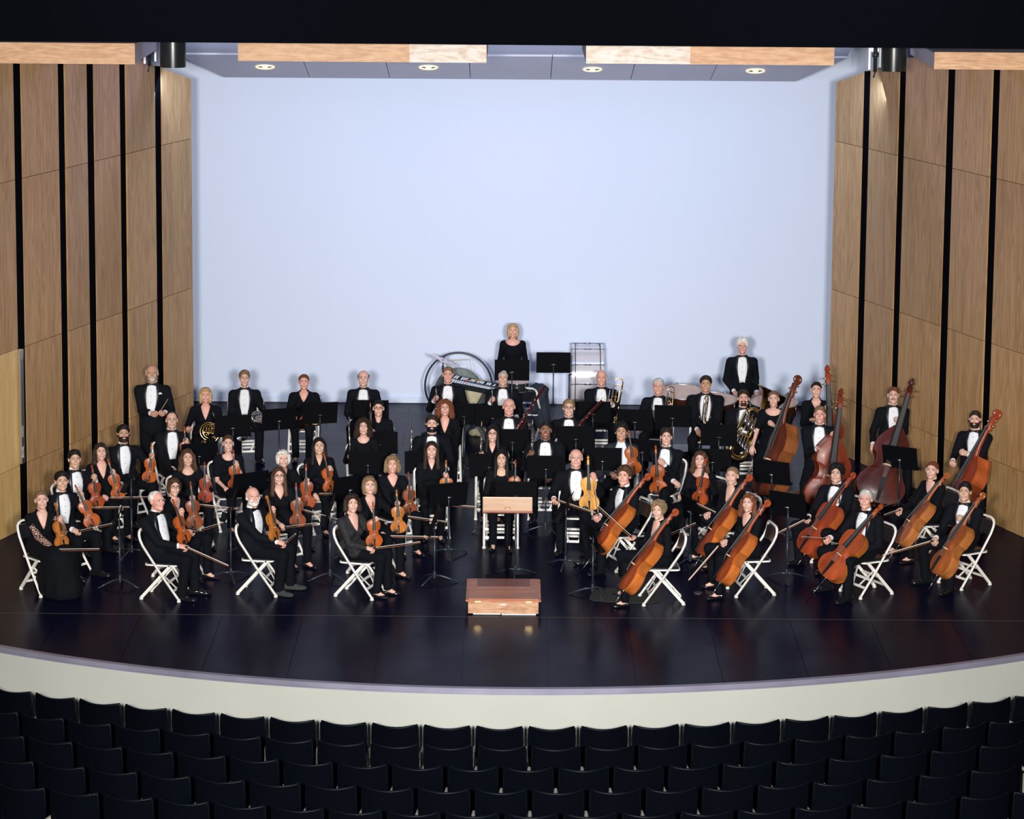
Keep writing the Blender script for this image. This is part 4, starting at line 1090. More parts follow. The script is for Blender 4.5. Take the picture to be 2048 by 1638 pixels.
def tcone(yaw, q, a, b, ra, rb, k=.03):
    """tapered capsule in torso axes whose depth is squashed by q; a, b in (left, back, up)"""
    l, f = axes(yaw); a = np.array(a, float); b = np.array(b, float); A = a * (1, 1 / q, 1); B = b * (1, 1 / q, 1); ab = B - A; L2 = max(ab @ ab, 1e-9)
    def fn(X, Y, Z):
        x = X * l[0] + Y * l[1]; y = -(X * f[0] + Y * f[1]) / q
        px, py, pz = x - A[0], y - A[1], Z - A[2]
        t = np.clip((px * ab[0] + py * ab[1] + pz * ab[2]) / L2, 0, 1)
        return (np.sqrt((px - t * ab[0]) ** 2 + (py - t * ab[1]) ** 2 + (pz - t * ab[2]) ** 2) - (ra + (rb - ra) * t)) * (.5 + .5 * q)
    wa = l * a[0] - f * a[1] + np.array([0, 0, a[2]]); wb = l * b[0] - f * b[1] + np.array([0, 0, b[2]]); r = max(ra, rb) + k
    return (fn, np.minimum(wa, wb) - r, np.maximum(wa, wb) + r, k)
def T2L(yaw, p):
    l, f = axes(yaw); return l * p[0] - f * p[1] + np.array([0, 0, p[2]])
def shirt_like(prims, yaw, outline, off, nu=9, side_in=.02):
    """a cloth panel laid on the torso field; outline: [(z, half_left, half_right)] from top to bottom -> V, F (numpy, torso-local world axes)"""
    l, f = axes(yaw); rows = len(outline); P = []
    for z, a, b in outline:
        for i in range(nu): P.append(l * (a + (b - a) * i / (nu - 1)) + f * .30 + np.array([0, 0, z]))
    P = np.array(P)
    for _ in range(26):
        d = np.full(len(P), 1.0)
        for fn, lo, hi, k in prims: d = smin(d, fn(P[:, 0], P[:, 1], P[:, 2]), k)
        P = P - f * np.clip(d - off, -.05, .3)[:, None] * .8
    idx = np.arange(rows * nu).reshape(rows, nu)
    border = np.concatenate([idx[0, :], idx[1:, -1], idx[-1, -2::-1], idx[-2:0:-1, 0]])
    Q = P[border] - f * side_in
    F = [(idx[r, c], idx[r + 1, c], idx[r + 1, c + 1], idx[r, c + 1]) for r in range(rows - 1) for c in range(nu - 1)]
    nb = len(border); n0 = len(P)
    F += [(border[i], n0 + i, n0 + (i + 1) % nb, border[(i + 1) % nb])[::-1] for i in range(nb)]
    return np.concatenate([P, Q]), np.array(F)
PEOPLE = {}
def reach(S, target, L, ray_o, ray_d):
    """a point at most L from the shoulder, slid along the pixel's ray if need be"""
    t = np.array(target); v = t - S
    if np.linalg.norm(v) <= L: return t
    m = S - ray_o; tc = m @ ray_d; near = ray_o + ray_d * tc; dd = np.linalg.norm(near - S)
    if dd < L * .995:
        k = math.sqrt(L * L - dd * dd); c1, c2 = near - ray_d * k, near + ray_d * k
        return c1 if np.linalg.norm(c1 - t) < np.linalg.norm(c2 - t) else c2
    return S + (near - S) / dd * L
def person(key, label, u, v, sex='m', pose='sit', T=None, leg=0, tor=None, hair='short', hc='dark', skin='fair', fit='tux', beard=None, glasses=None, LH=None, RH=None, head=None, w=1.0, spread=.14, shoe=None, group=None, skirt=False, wrist_pose=('grip', 'bow'), tilt=0, cuff=True):
    male = sex == 'm'
    if T is None: T = {'sit': (1.31 if male else 1.25), 'stand': (1.78 if male else 1.66), 'stool': 1.50}[pose]
    if tor is None: tor = leg * .55
    if not male and spread == .14: spread = .04
    R0 = at_z(u, v, T); ro = np.array([R0.x, R0.y, 0.])
    _, fl = axes(leg); _, ft = axes(tor); ll, _ = axes(leg)
    if head is None: head = tor * .28
    rootpos = Vector((R0.x, R0.y, 0)); root = empty('person', loc=rootpos); tag(root, label, 'person', group)
    s = (1.0 if male else .93); q = .66
    Tz = T - .018
    zs_, zb = Tz - .345 * s, None
    sh = (.178 if male else .150) * w
    # torso prims at clothing size (g = growth) or body size
    def torso(g):
        t = []
        if male: seg = [(-.70, .150), (-.60, .150), (-.47, .166), (-.435, .158)]
        else: seg = [(-.66, .150), (-.56, .120), (-.45, .137), (-.405, .130)]
        for (z0, r0), (z1, r1) in zip(seg[:-1], seg[1:]): t.append(tcone(tor, q, (0, .01, Tz + z0), (0, .01, Tz + z1), r0 * w + g, r1 * w + g, .03))
        for e in (-1, 1): t.append(tcone(tor, .9, (0, .015, zs_ + .028 * s), (e * (sh - .02), .015, zs_ - .004), .054 * s + g, .050 * s + g, .04))
        t.append(cone(T2L(tor, (0, .02, Tz - .30)), T2L(tor, (0, .015, Tz - .235)), .062 * s + g * .5, .052 * s + g * .3, .05))
        if male and w > 1.08: t.append(ell(T2L(tor, (0, -.05, Tz - .58)), .105 * w, .06))
        if not male:
            for e in (-1, 1): t.append(ell(T2L(tor, (e * .062, -.062, Tz - .455)), .058 + g, .03))
        return t
    # legs
    hipz = {'sit': .535, 'stool': .76, 'stand': .90 * T / 1.76}[pose]
    Lp = []; feet = []
    for e in (-1, 1):
        hip = ll * e * .085 + np.array([0, 0, hipz])
        if pose == 'sit':
            kn = ll * e * (.085 + spread * .55) + fl * .42 + np.array([0, 0, .50]); an = ll * e * (.075 + spread * .55) + fl * (.40 + (.03 if e > 0 else -.04)) + np.array([0, 0, .085])
        elif pose == 'stool':
            kn = ll * e * (.10 + spread * .4) + fl * .30 + np.array([0, 0, .50]); an = ll * e * (.11 + spread * .4) + fl * (.34) + np.array([0, 0, .085])
        else:
            kn = ll * e * .10 + fl * .02 + np.array([0, 0, .49 * T / 1.76]); an = ll * e * .115 + np.array([0, 0, .085])
        Lp.append((hip, kn, an)); feet.append(an)
    # hands
    arms = []
    for e, H in ((1, LH), (-1, RH)):
        S = T2L(tor, (e * sh, .015, zs_ - .012))
        Lr = (.295 + .255) * s
        if H is None: # resting on the thigh
            if pose in ('sit', 'stool'): tgt = ll * e * .13 + fl * .26 + np.array([0, 0, hipz + .10]) ; ro_d = None
            else: tgt = T2L(tor, (e * (sh + .05), -.06, zs_ - .54 * s))
            if np.linalg.norm(tgt - S) > Lr + .06: tgt = S + (tgt - S) / np.linalg.norm(tgt - S) * (Lr + .06)
            hp = 'rest'
        else:
            rd = np.array(ray(H[0], H[1])); rd /= np.linalg.norm(rd)
            P = np.array(at_y(H[0], H[1], R0.y - H[2])) - ro
            tgt = reach(S, P, Lr + .07, np.array([0, 0, HC]) - ro, rd); hp = wrist_pose[0 if e > 0 else 1]
            if len(H) > 3: hp = H[3]
        d = tgt - S; dd = np.linalg.norm(d); W = tgt - d / dd * .075
        dw = np.linalg.norm(W - S); L1, L2 = .295 * s, .255 * s
        dw2 = min(dw, (L1 + L2) * .995); a = (L1 * L1 - L2 * L2 + dw2 * dw2) / (2 * dw2); hgt = math.sqrt(max(0, L1 * L1 - a * a))
        ax_ = (W - S) / dw; lt, ftt = axes(tor)
        pole = np.array([0, 0, -1.0]) - ftt * .35 + lt * e * (.38 if H is not None else .16)
        pole = pole - ax_ * (pole @ ax_); pole /= np.linalg.norm(pole)
        E = S + ax_ * a + pole * hgt
        fd = (W - E) / np.linalg.norm(W - E)
        hd = fd * .8 + (tgt - W) / .075 * .4; hd /= np.linalg.norm(hd); Wp = tgt - hd * .07
        arms.append((e, S, E, Wp, fd, hd, hp))
    # ---------------- body: one skin mesh from head to ankles
    bp = torso(-.018)
    bp.append(cone(T2L(tor, (0, .02, Tz - .30)), np.array([0, 0, Tz - .15]) + ft * .0, .052 * s, .050 * s, .03))
    if pose == 'stand' or pose == 'stool': bp.append(cone((0, 0, hipz), (0, 0, Tz - .70), .12, .12, .05))
    for hip, kn, an in Lp:
        bp.append(cone(hip, kn, .070, .050, .03)); bp.append(cone(kn, an, .048, .034, .02))
        if not male: bp.append(cone(an - (0, 0, .02), an * (1, 1, 0) + fl * .085 + np.array([0, 0, .036]), .032, .024, .02))
    for e, S, E, Wp, fd, hd, hp in arms:
        k_ = .92 if male else .82
        bp.append(cone(S, E, .046 * k_, .038 * k_, .03)); bp.append(cone(E, Wp, .038 * k_, .027 * k_, .01))
    D, lo, h = field(bp, .019); V, F = surfnet(D, lo, h); parts_V = [V]; parts_F = [F]; parts_M = [np.zeros(len(F), int)]; n = len(V)
    # head
    cam_dir = np.array([0 - R0.x, -R0.y, HC - Tz]); cam_yaw = math.degrees(math.atan2(cam_dir[0], -cam_dir[1]))
    hy = cam_yaw + head; l_, f_ = axes(hy); pit = math.radians(9)
    f3 = f_ * math.cos(pit) + np.array([0, 0, math.sin(pit)]); u3 = np.cross(f3, l_) * -1
    u3 = u3 if u3[2] > 0 else -u3
    if tilt: ct, st = math.cos(math.radians(tilt)), math.sin(math.radians(tilt)); l_, u3 = l_ * ct + u3 * st, u3 * ct - l_ * st
    HS = (1.0 if male else .955)
    HR = np.stack([l_, -f3, u3], 1) * HS                       # columns: x=left, y=back, z=up
    hcen = np.array([0, 0, Tz - .118 * HS]) + ft * .012
    r_ = random.Random(hash(key) % 9999 if False else sum(map(ord, key)) * 7)
    wx = 1 + r_.uniform(-.045, .05) + (.04 if w > 1.08 else 0); jaw = r_.uniform(-.06, .06) + (.03 if male else -.05); nose = r_.uniform(-.2, .35) + (.1 if male else -.15)
    def shape(Vh):
        Vh = Vh.copy(); low = np.clip((-.02 - Vh[:, 2]) / .08, 0, 1); Vh[:, 0] *= wx * (1 + jaw * low)
        nm = np.exp(-(Vh[:, 0] / .016) ** 2 - ((Vh[:, 2] + .02) / .026) ** 2) * (Vh[:, 1] < -.085)
        Vh[:, 1] -= nm * nose * .012; return Vh
    for Vh, Fh, Mh in ((HEAD_V, HEAD_F, HEAD_M), (EYE_V, EYE_F, EYE_M)):
        if Vh is EYE_V and head > 60: pass
        Vw = shape(Vh) @ HR.T + hcen; parts_V.append(Vw); parts_F.append(Fh + n); parts_M.append(Mh); n += len(Vh)
    HM = Matrix([[HR[i][0] * wx, HR[i][1], HR[i][2], hcen[i]] for i in range(3)] + [[0, 0, 0, 1]])
    # hands
    for e, S, E, Wp, fd, hd, hp in arms:
        Vh, Fh = hand(hp, e > 0)
        back = {'grip': np.array([0, -.8, .35]) + axes(tor)[0] * e * .4, 'bow': np.array([0, -.35, .9]), 'rest': np.array([0, -.35, .9])}[hp]
        B = basis(hd, back); Vw = (Vh * (1.0 if male else .90)) @ B.T + Wp; parts_V.append(Vw); parts_F.append(Fh + n); parts_M.append(np.zeros(len(Fh), int)); n += len(Vh)
    tp = torso(.0)
    if fit in ('v', 'vdeep', 'scoop', 'wide', 'collar'):
        z0 = Tz - .245
        if fit == 'v': o = [(z0, -.052, .052), (z0 - .03, -.068, .068), (z0 - .07, -.050, .050), (z0 - .11, -.030, .030), (z0 - .15, -.003, .003)]
        elif fit == 'vdeep': o = [(z0, -.052, .052), (z0 - .03, -.066, .066), (z0 - .09, -.050, .050), (z0 - .16, -.024, .024), (z0 - .205, -.003, .003)]
        elif fit == 'scoop': o = [(z0, -.055, .055), (z0 - .025, -.085, .085), (z0 - .05, -.078, .078), (z0 - .075, -.055, .055), (z0 - .088, -.02, .02)]
        elif fit == 'wide': o = [(z0, -.06, .06), (z0 - .03, -.115, .115), (z0 - .055, -.105, .105), (z0 - .08, -.075, .075), (z0 - .095, -.03, .03)]
        else: o = [(z0, -.045, .045), (z0 - .04, -.035, .035), (z0 - .09, -.015, .015), (z0 - .12, -.002, .002)]
        Vp, Fp = shirt_like(tp, tor, o, .013, 7, .03); parts_V.append(Vp); parts_F.append(Fp + n); parts_M.append(np.zeros(len(Fp), int)); n += len(Vp)
    elif fit == 'lace' or fit == 'lace1':
        z0 = Tz - .245; o = [(z0, -.052, .052), (z0 - .03, -.068, .068), (z0 - .09, -.050, .050), (z0 - .15, -.024, .024), (z0 - .19, -.003, .003)]
        Vp, Fp = shirt_like(tp, tor, o, .013, 7, .03); parts_V.append(Vp); parts_F.append(Fp + n); parts_M.append(np.zeros(len(Fp), int)); n += len(Vp)
    obj('body', np_mesh('body', np.concatenate(parts_V), np.concatenate(parts_F), ['skin', 'lips', 'eye_white', 'iris', 'teeth'], np.concatenate(parts_M)), root, color=SKIN[skin])
    # ---------------- hair, beard, glasses
    hm = cached('hair' + hair, hair_mesh, hair); obj('hair', hm, root, HM, HAIRC[hc])
    if beard: obj('beard', cached('beard' + beard[0], beard_mesh, beard[0]), root, HM, HAIRC[beard[1]])
    if glasses: obj('glasses', cached('gl' + glasses, glasses_mesh, glasses), root, HM)
    # ---------------- clothes
    tux = fit in ('tux', 'tee', 'opencoat'); jm = {'tee': 'jacket_green'}.get(fit, 'suit') if male else 'black_knit'
    top = torso(.0); short = fit in ('wide_short',) 
    sleeve = 'short' if (cuff == 'short') else 'long'
    ap = []
    for e, S, E, Wp, fd, hd, hp in arms:
        if sleeve == 'short': ap.append(cone(S, S + (E - S) * .72, .058 * s, .052 * s, .04)); continue
        rr = (.060, .051, .050, .041) if male else (.052, .044, .043, .033)
        k_ = 1 + (w - 1) * .7
        ap.append(cone(S, E, rr[0] * k_, rr[1] * k_, .04)); ap.append(cone(E, Wp - fd * (.045 if male else .02), rr[2] * k_, rr[3], .012))
    lower = []
    if male or fit in ('vdeep', 'opencoat', 'lace', 'collar', 'v'):
        if pose == 'sit': lower = [cone(T2L(tor, (e * .07, .03, Tz - .68)), ll * e * .10 + fl * .10 + np.array([0, 0, .555]), .125 * w * .95, .088, .05) for e in (-1, 1)]
        elif pose == 'stool': lower = [cone(T2L(tor, (e * .06, .02, Tz - .66)), T2L(tor, (e * .075, .01, Tz - .80)), .115 * w, .120, .05) for e in (-1, 1)]
        else: lower = [tcone(tor, .8, (0, .01, Tz - .66), (0, .01, Tz - .86), .155 * w, .172 * w, .05)]
    jp = top + ap + lower
    D, lo, h = field(jp, .0165)
    X, Y, Z = grid_xyz(D, lo, h)
    P3 = np.stack([a.ravel() for a in np.broadcast_arrays(X, Y, Z)], 1); D = D + (noise3(P3 + sum(map(ord, key)), 34, 11) * .0032).reshape(D.shape)
    V, F = surfnet(D, lo, h); obj('jacket' if male else 'top', np_mesh('jacket', V, F, ['lace' if fit in ('lace',) else jm]), root)
    if skirt == 'long':
        for e, S, E, Wp, fd, hd, hp in arms:
            D, lo, h = field([cone(S + (E - S) * .12, E, .053 * s, .050 * s, .02), cone(E, Wp - fd * .01, .050 * s, .039 * s, .01)], .012); V, F = surfnet(D, lo, h)
            so = obj('sleeve', np_mesh('sleeve', V, F, ['flower_lace']), root); so['label'] = 'flower lace sleeve'
    # trousers or skirt
    if skirt:
        kmid = fl * .40 + np.array([0, 0, .47]); P = [cone((0, 0, hipz + .02), kmid, .165, .165, .06)] + [cone(a_, b_, .10, .095, .05) for hip, kn, an in Lp for a_, b_ in ((hip, kn), (kn, an))]
        if skirt == 'long': P += [cone(kmid, kmid * (1, 1, 0) + fl * .06 + np.array([0, 0, .10]), .165, .225, .06), cone(kmid * (1, 1, 0) * .6 + np.array([0, 0, .40]), kmid * (1, 1, 0) * .55 + np.array([0, 0, .12]), .16, .22, .08)]
        D, lo, h = field(P, .02); X, Y, Z = grid_xyz(D, lo, h); ang = np.arctan2(Y - kmid[1] * .7, X - kmid[0] * .7)
        D = D + .010 * np.sin(ang * 11) * np.clip((.5 - Z) / .4, 0, 1); D = np.maximum(D, .012 - Z + 0 * X + 0 * Y)
        V, F = surfnet(D, lo, h); obj('long_skirt', np_mesh('skirt', V, F, ['black_knit']), root)
    else:
        P = []
        tk = 1.0 if male else .90
        if pose != 'sit': P.append(cone((0, 0, hipz + .02), (0, 0, hipz + .10), .135, .130, .05))
        else: P.append(cone(ll * -.06 + np.array([0, 0, .555]), ll * .06 + np.array([0, 0, .555]), .105, .105, .05))
        for hip, kn, an in Lp:
            P.append(cone(hip, kn, .094 * tk * (1 + (w - 1) * .6), .070 * tk, .05)); P.append(cone(kn, an + np.array([0, 0, -.02]), .068 * tk, (.062 if male else .050), .03))
        D, lo, h = field(P, .018); X, Y, Z = grid_xyz(D, lo, h)
        P3 = np.stack([a.ravel() for a in np.broadcast_arrays(X, Y, Z)], 1); D = D + (noise3(P3 + sum(map(ord, key)), 30, 12) * .003).reshape(D.shape)
        D = np.maximum(D, .055 - Z + 0 * X + 0 * Y)
        V, F = surfnet(D, lo, h); obj('trousers', np_mesh('trousers', V, F, ['trousers']), root)
    kind = shoe or ('oxford' if male else 'pump')
    sm = cached('shoe' + kind, shoe_mesh, kind)
    if skirt != 'long':
        for i, an in enumerate(feet):
            toe = leg + (10 if i else -10) * (1 if not male else 1.2)
            Mx = Matrix.Translation((an[0], an[1], 0)) @ Matrix.Rotation(math.radians(toe), 4, 'Z') @ Matrix.Scale(1.0 if male else .88, 4)
            obj('shoe', sm, root, Mx)
    # shirt front, lapels, collar, tie, cuffs
    if tux:
        z0 = Tz - .238 * 1.0; b0 = z0 - (.40 if pose != 'stand' else .42)
        if fit == 'opencoat': pass
        zz = [z0 - .012, z0 - .045, z0 - .09, z0 - .15, z0 - .21, z0 - .27, z0 - .32, z0 - .36, b0]
        ww = [.046, .058, .066, .072, .073, .068, .060, .050, .040] if fit == 'tux' else [.046, .06, .075, .09, .095, .095, .09, .085, .08]
        o = [(z, -a * w ** .5, a * w ** .5) for z, a in zip(zz, ww)]
        jt = torso(.0) + lower
        V, F = shirt_like(jt, tor, o, .009, 9, .02); so = obj('shirt_front', np_mesh('shirt', V, F, ['shirt' if fit == 'tux' else 'tee']), root)
        if fit == 'tux':
            st = MB()
            for zf in (.10, .18, .26):
                Vq, _ = shirt_like(jt, tor, [(z0 - zf, -.001, .001), (z0 - zf - .01, -.001, .001)], .012, 2, .0); st.ball(Vq[0], .0050, 6)
            obj('shirt_stud', st.mesh('studs', ['ebony'], True), so)
            for e in (-1, 1):
                ol = [(z, e * (a * w ** .5 - .002), e * (a * w ** .5 + g_)) for z, a, g_ in zip(zz[:-1], ww, (.012, .024, .040, .046, .036, .026, .016, .006))]
                V, F = shirt_like(jt, tor, ol, .012, 4, .02)
                if e < 0: F = F[:, ::-1]
                obj('lapel', np_mesh('lapel', V, F, ['satin']), root)
        # collar and tie
        b = MB(); c0 = T2L(tor, (0, .012, Tz - .262)); c1 = T2L(tor, (0, .008, Tz - .222)); prof = []
        for i in range(17):
            a = math.radians(-250 + 320 * i / 16 - 35 + 0); a = 2 * math.pi * i / 16; prof.append((math.cos(a), math.sin(a)))
        vs = []
        for cc, r1 in ((c0, .066), (c1, .060), (c1, .056), (c0, .062)):
            for x, y in prof[:-1]: vs.append(tuple(cc + axes(tor)[0] * x * r1 + axes(tor)[1] * y * r1 * .95 + np.array([0, 0, -.012 if y > .3 and r1 > .061 else 0])))
        b.add(vs, [(k * 16 + i, k * 16 + (i + 1) % 16, ((k + 1) % 4) * 16 + (i + 1) % 16, ((k + 1) % 4) * 16 + i) for k in range(4) for i in range(16)])
        if fit == 'tux': obj('collar', b.mesh('collar', ['shirt'], True, 50), root)
        if key == 'conductor':
            V, F = shirt_like(jt, tor, [(z0 - .135, .105, .125), (z0 - .15, .098, .145), (z0 - .16, .10, .145)], .014, 4, .01); obj('pocket_square', np_mesh('pocket_square', V, F, ['shirt']), root)
        if fit == 'tux':
            t = MB(); cz = Tz - .262; base = T2L(tor, (0, -.064, cz)); l_2, f_2 = axes(tor)
            B = Matrix([[l_2[i], -f_2[i], (0, 0, 1)[i], base[i]] for i in range(3)] + [[0, 0, 0, 1]])
            for e in (-1, 1):
                v8 = [(e * .006, -.010, -.009), (e * .006, .006, -.009), (e * .006, .006, .009), (e * .006, -.010, .009), (e * .060, -.006, -.024), (e * .060, .014, -.024), (e * .062, .014, .022), (e * .062, -.006, .022), (e * .036, -.014, -.016), (e * .036, .012, -.016), (e * .036, .012, .016), (e * .036, -.014, .016)]
                fs = []
                for a_, b2 in ((0, 8), (8, 4)):
                    for k in range(4): fs.append((a_ + k, b2 + k, b2 + (k + 1) % 4, a_ + (k + 1) % 4))
                fs += [(4, 5, 6, 7)]
                t.add([tuple(B @ Vector(p)) for p in v8], fs)
            t.ball((0, -.006, 0), (.011, .011, .012), 8, 0, B); obj('bow_tie', t.mesh('bow_tie', ['tie']), root)
    if male and cuff and fit != 'tee' or cuff == 'white':
        for e, S, E, Wp, fd, hd, hp in arms:
            b = MB(); a0 = Wp - fd * .055; a1 = Wp - fd * .004 + hd * .004
            b.tube([a0, a1], [.036, .035], 14); obj('cuff', b.mesh('cuff', ['shirt'], True, 50), root)
    info = dict(root=root, ro=ro, T=T, leg=leg, tor=tor, hands={('L' if a[0] > 0 else 'R'): a[3] + a[5] * .07 + ro for a in arms}, arms=arms, Tz=Tz)
    PEOPLE[key] = info
    return info

# lace cloth: black with round openings
m, nt, b = new_mat('black_lace'); MT['lace'] = m
vo = nt.nodes.new('ShaderNodeTexVoronoi'); vo.inputs['Scale'].default_value = 60; tc = nt.nodes.new('ShaderNodeTexCoord'); nt.links.new(tc.outputs['Object'], vo.inputs['Vector'])
r = nt.nodes.new('ShaderNodeValToRGB'); r.color_ramp.elements[0].position = .10; r.color_ramp.elements[0].color = (.10, .085, .08, 1); r.color_ramp.elements[1].position = .30; r.color_ramp.elements[1].color = (.007, .008, .011, 1)
nt.links.new(vo.outputs['Distance'], r.inputs['Fac']); nt.links.new(r.outputs['Color'], b.inputs['Base Color']); b.inputs['Roughness'].default_value = .8
m, nt, b = new_mat('flower_lace'); MT['flower_lace'] = m
vo = nt.nodes.new('ShaderNodeTexVoronoi'); vo.inputs['Scale'].default_value = 22; vo.inputs['Randomness'].default_value = .35; tc = nt.nodes.new('ShaderNodeTexCoord'); nt.links.new(tc.outputs['Object'], vo.inputs['Vector'])
r = nt.nodes.new('ShaderNodeValToRGB'); e = r.color_ramp.elements; e[0].position = .0; e[0].color = (.012, .010, .014, 1); e[1].position = .74; e[1].color = (.62, .36, .28, 1)
for p_, c_ in ((.36, (.012, .010, .014, 1)), (.44, (.60, .34, .27, 1)), (.54, (.60, .34, .27, 1)), (.60, (.012, .010, .014, 1)), (.68, (.012, .010, .014, 1))):
    q_ = e.new(p_); q_.color = c_
nt.links.new(vo.outputs['Distance'], r.inputs['Fac']); nt.links.new(r.outputs['Color'], b.inputs['Base Color']); b.inputs['Roughness'].default_value = .8

# ================================================================== PLACING INSTRUMENTS
CAMN = np.array([0, 0, HC])
def second_point(B, u, v, L, away=False):
    """point on the pixel's ray at distance L from B"""
    rd = np.array(ray(u, v)); rd /= np.linalg.norm(rd); m = np.array(B) - CAMN; tc = m @ rd; near = CAMN + rd * tc; dd = np.linalg.norm(near - B)
    if dd >= L: return near
    k = math.sqrt(L * L - dd * dd); return near + rd * (k if away else -k)
def place(name, label, cat, parts, B, Tp, n, unit=1.0, color=None, group=None, zoff=0):
    """root at B, +Z towards Tp, -Y towards n"""
    z = Vector(Tp) - Vector(B); z.normalize(); nv = Vector(n); y = -(nv - z * nv.dot(z)); y.normalize(); x = y.cross(z)
    Mx = Matrix(((x.x, y.x, z.x, B[0]), (x.y, y.y, z.y, B[1]), (x.z, y.z, z.z, B[2]), (0, 0, 0, 1))) @ Matrix.Scale(unit, 4)
    r = empty(name, Mx); tag(r, label, cat, group)
    for p in parts:
        o = obj(p[0], p[1], r)
        if color is not None: o.color = (*(color[1] if p[0] == 'ribs_and_back' and isinstance(color[0], tuple) else color[0] if isinstance(color[0], tuple) else color), 1)
    return r
def yawvec(a, up=0.0): _, f = axes(a); return f + np.array([0, 0, up])
VARN = {'amber': (.46, .155, .028), 'red': (.27, .045, .016), 'gold': (.74, .36, .08), 'brown': (.22, .06, .022), 'orange': (.40, .088, .016), 'dark': (.13, .028, .014), 'redb': (.32, .06, .016)}
CV = {'orange': ((.34, .065, .018), (.52, .145, .026)), 'redb': ((.32, .05, .018), (.46, .10, .025)), 'amber': ((.36, .10, .025), (.46, .16, .04)), 'brown': ((.13, .03, .014), (.30, .10, .03)), 'red': ((.20, .032, .012), (.24, .04, .014)), 'dark': ((.075, .012, .008), (.12, .02, .01))}
SP = {k: string_parts(k) for k in ('violin', 'cello', 'bass')}
def two(key, bu, bv, tu, tv, off, toff, L, lo=.9, hi=1.08):
    P = PEOPLE[key]; B = np.array(at_y(bu, bv, P['ro'][1] - off)); T_ = np.array(at_y(tu, tv, P['ro'][1] - (off if toff is None else toff)))
    d = np.linalg.norm(T_ - B)
    if not lo < d / L < hi: print('warn:', key, 'instrument length ratio %.2f' % (d / L))
    return B, T_, min(hi, max(lo, d / L)) * L / .575
def violin(key, who, bu, bv, tu, tv, off, nyaw, col='orange', viola=False, toff=None, desc=None):
    L = .575 * (1.13 if viola else 1.0); B, Tp, un = two(key, bu, bv, tu, tv, off, toff, L)
    nm = 'viola' if viola else 'violin'
    return place(nm, (desc or {'amber': 'amber', 'red': 'dark red', 'gold': 'golden', 'brown': 'dark brown', 'orange': 'orange-brown', 'redb': 'reddish brown', 'dark': 'very dark'}[col]) + ' ' + nm + ' held upright by ' + who, nm, SP['violin'], B, Tp, yawvec(nyaw, .15), un, VARN[col], 'violins and violas')
BOW = bow_parts(.74)
def bow(key, who, u0, v0, u1, v1, off=None, away=False, L=.74, kind='bow', hand='R'):
    P = PEOPLE[key]
    y = P['hands'][hand][1] if off is None else P['ro'][1] - off
    A = np.array(at_y(u0, v0, y - .03)); Tp = second_point(A, u1, v1, L, away)
    if np.linalg.norm(Tp - A) < L * .6: Tp = A + (Tp - A) / np.linalg.norm(Tp - A) * L
    sc = min(1.1, max(.6, np.linalg.norm(Tp - A) / .74))
    return place('bow', 'wooden bow with pale hair held by ' + who, 'bow', BOW, A, Tp, (0, -.3, 1), sc, None, 'bows of the string players')
def cello(key, who, bu, bv, tu, tv, off, nyaw, col='orange', toff=None):
    B, Tp, un = two(key, bu, bv, tu, tv, off, toff, 1.20)
    r = place('cello', {'orange': 'orange-brown', 'redb': 'reddish brown', 'amber': 'amber brown', 'brown': 'dark brown'}[col] + ' cello leaning back against ' + who, 'cello', SP['cello'], B, Tp, yawvec(nyaw, .2), un, CV[col], 'cellos')
    z = (Vector(Tp) - Vector(B)).normalized(); y_ = r.matrix_world.col[1].to_3d().normalized()
    base = Vector(B) + y_ * .028 * un; Lp = min(.42, max(.12, (base.z - .004) / max(.2, z.z))) / un
    e = MB(); e.tube([(0, .028, .005), (0, .028, -Lp)], .0024, 6); e.tube([(0, .028, .004), (0, .028, -.012)], .007, 8); obj('endpin', e.mesh('endpin', ['chrome'], True), r)
    return r
def bass(key, who, bu, bv, tu, tv, off, nyaw, col='red', toff=None):
    B, Tp, un = two(key, bu, bv, tu, tv, off, toff, 1.76)
    if B[2] < .10: B = np.array(at_z(bu, bv, .10)); un = np.linalg.norm(Tp - B) / .575
    r = place('double_bass', {'red': 'dark red', 'redb': 'reddish brown', 'dark': 'very dark red', 'brown': 'dark brown', 'orange': 'orange-brown'}[col] + ' double bass held by ' + who, 'double bass', SP['bass'], B, Tp, yawvec(nyaw, .1), un, CV[col], 'double basses')
    z = (Vector(Tp) - Vector(B)).normalized(); y_ = r.matrix_world.col[1].to_3d().normalized(); base = Vector(B) + y_ * .033 * un
    Lp = min(.5, max(.06, (base.z - .004) / max(.2, z.z))) / un
    e = MB(); e.tube([(0, .033, .005), (0, .033, -Lp)], .0022, 6); obj('endpin', e.mesh('endpin', ['chrome'], True), r); return r
CH = chair_parts()
def chair(x, y, yaw, label, scale=1.0, group='white folding chairs'):
    r = empty('folding_chair', Matrix.Translation((x, y, 0)) @ Matrix.Rotation(math.radians(yaw), 4, 'Z')); tag(r, label, 'chair', group)
    for p in CH: obj(p[0], p[1], r)
    return r
def chair_for(key, who, dx=0, dy=0, yaw=None):
    P = PEOPLE[key]; f = axes(P['leg'])[1]; p = P['ro'] + f * (.10 if P['leg'] > 65 else -.05 if P['leg'] < -40 else .045) + np.array([dx, dy, 0]); return chair(p[0], p[1], P['leg'] if yaw is None else yaw, 'white folding chair with black pads under ' + who)
LEGS, HUB, KNOB = stand_parts(); DESK = stand_desk(.51, .33)
_hv2 = {}
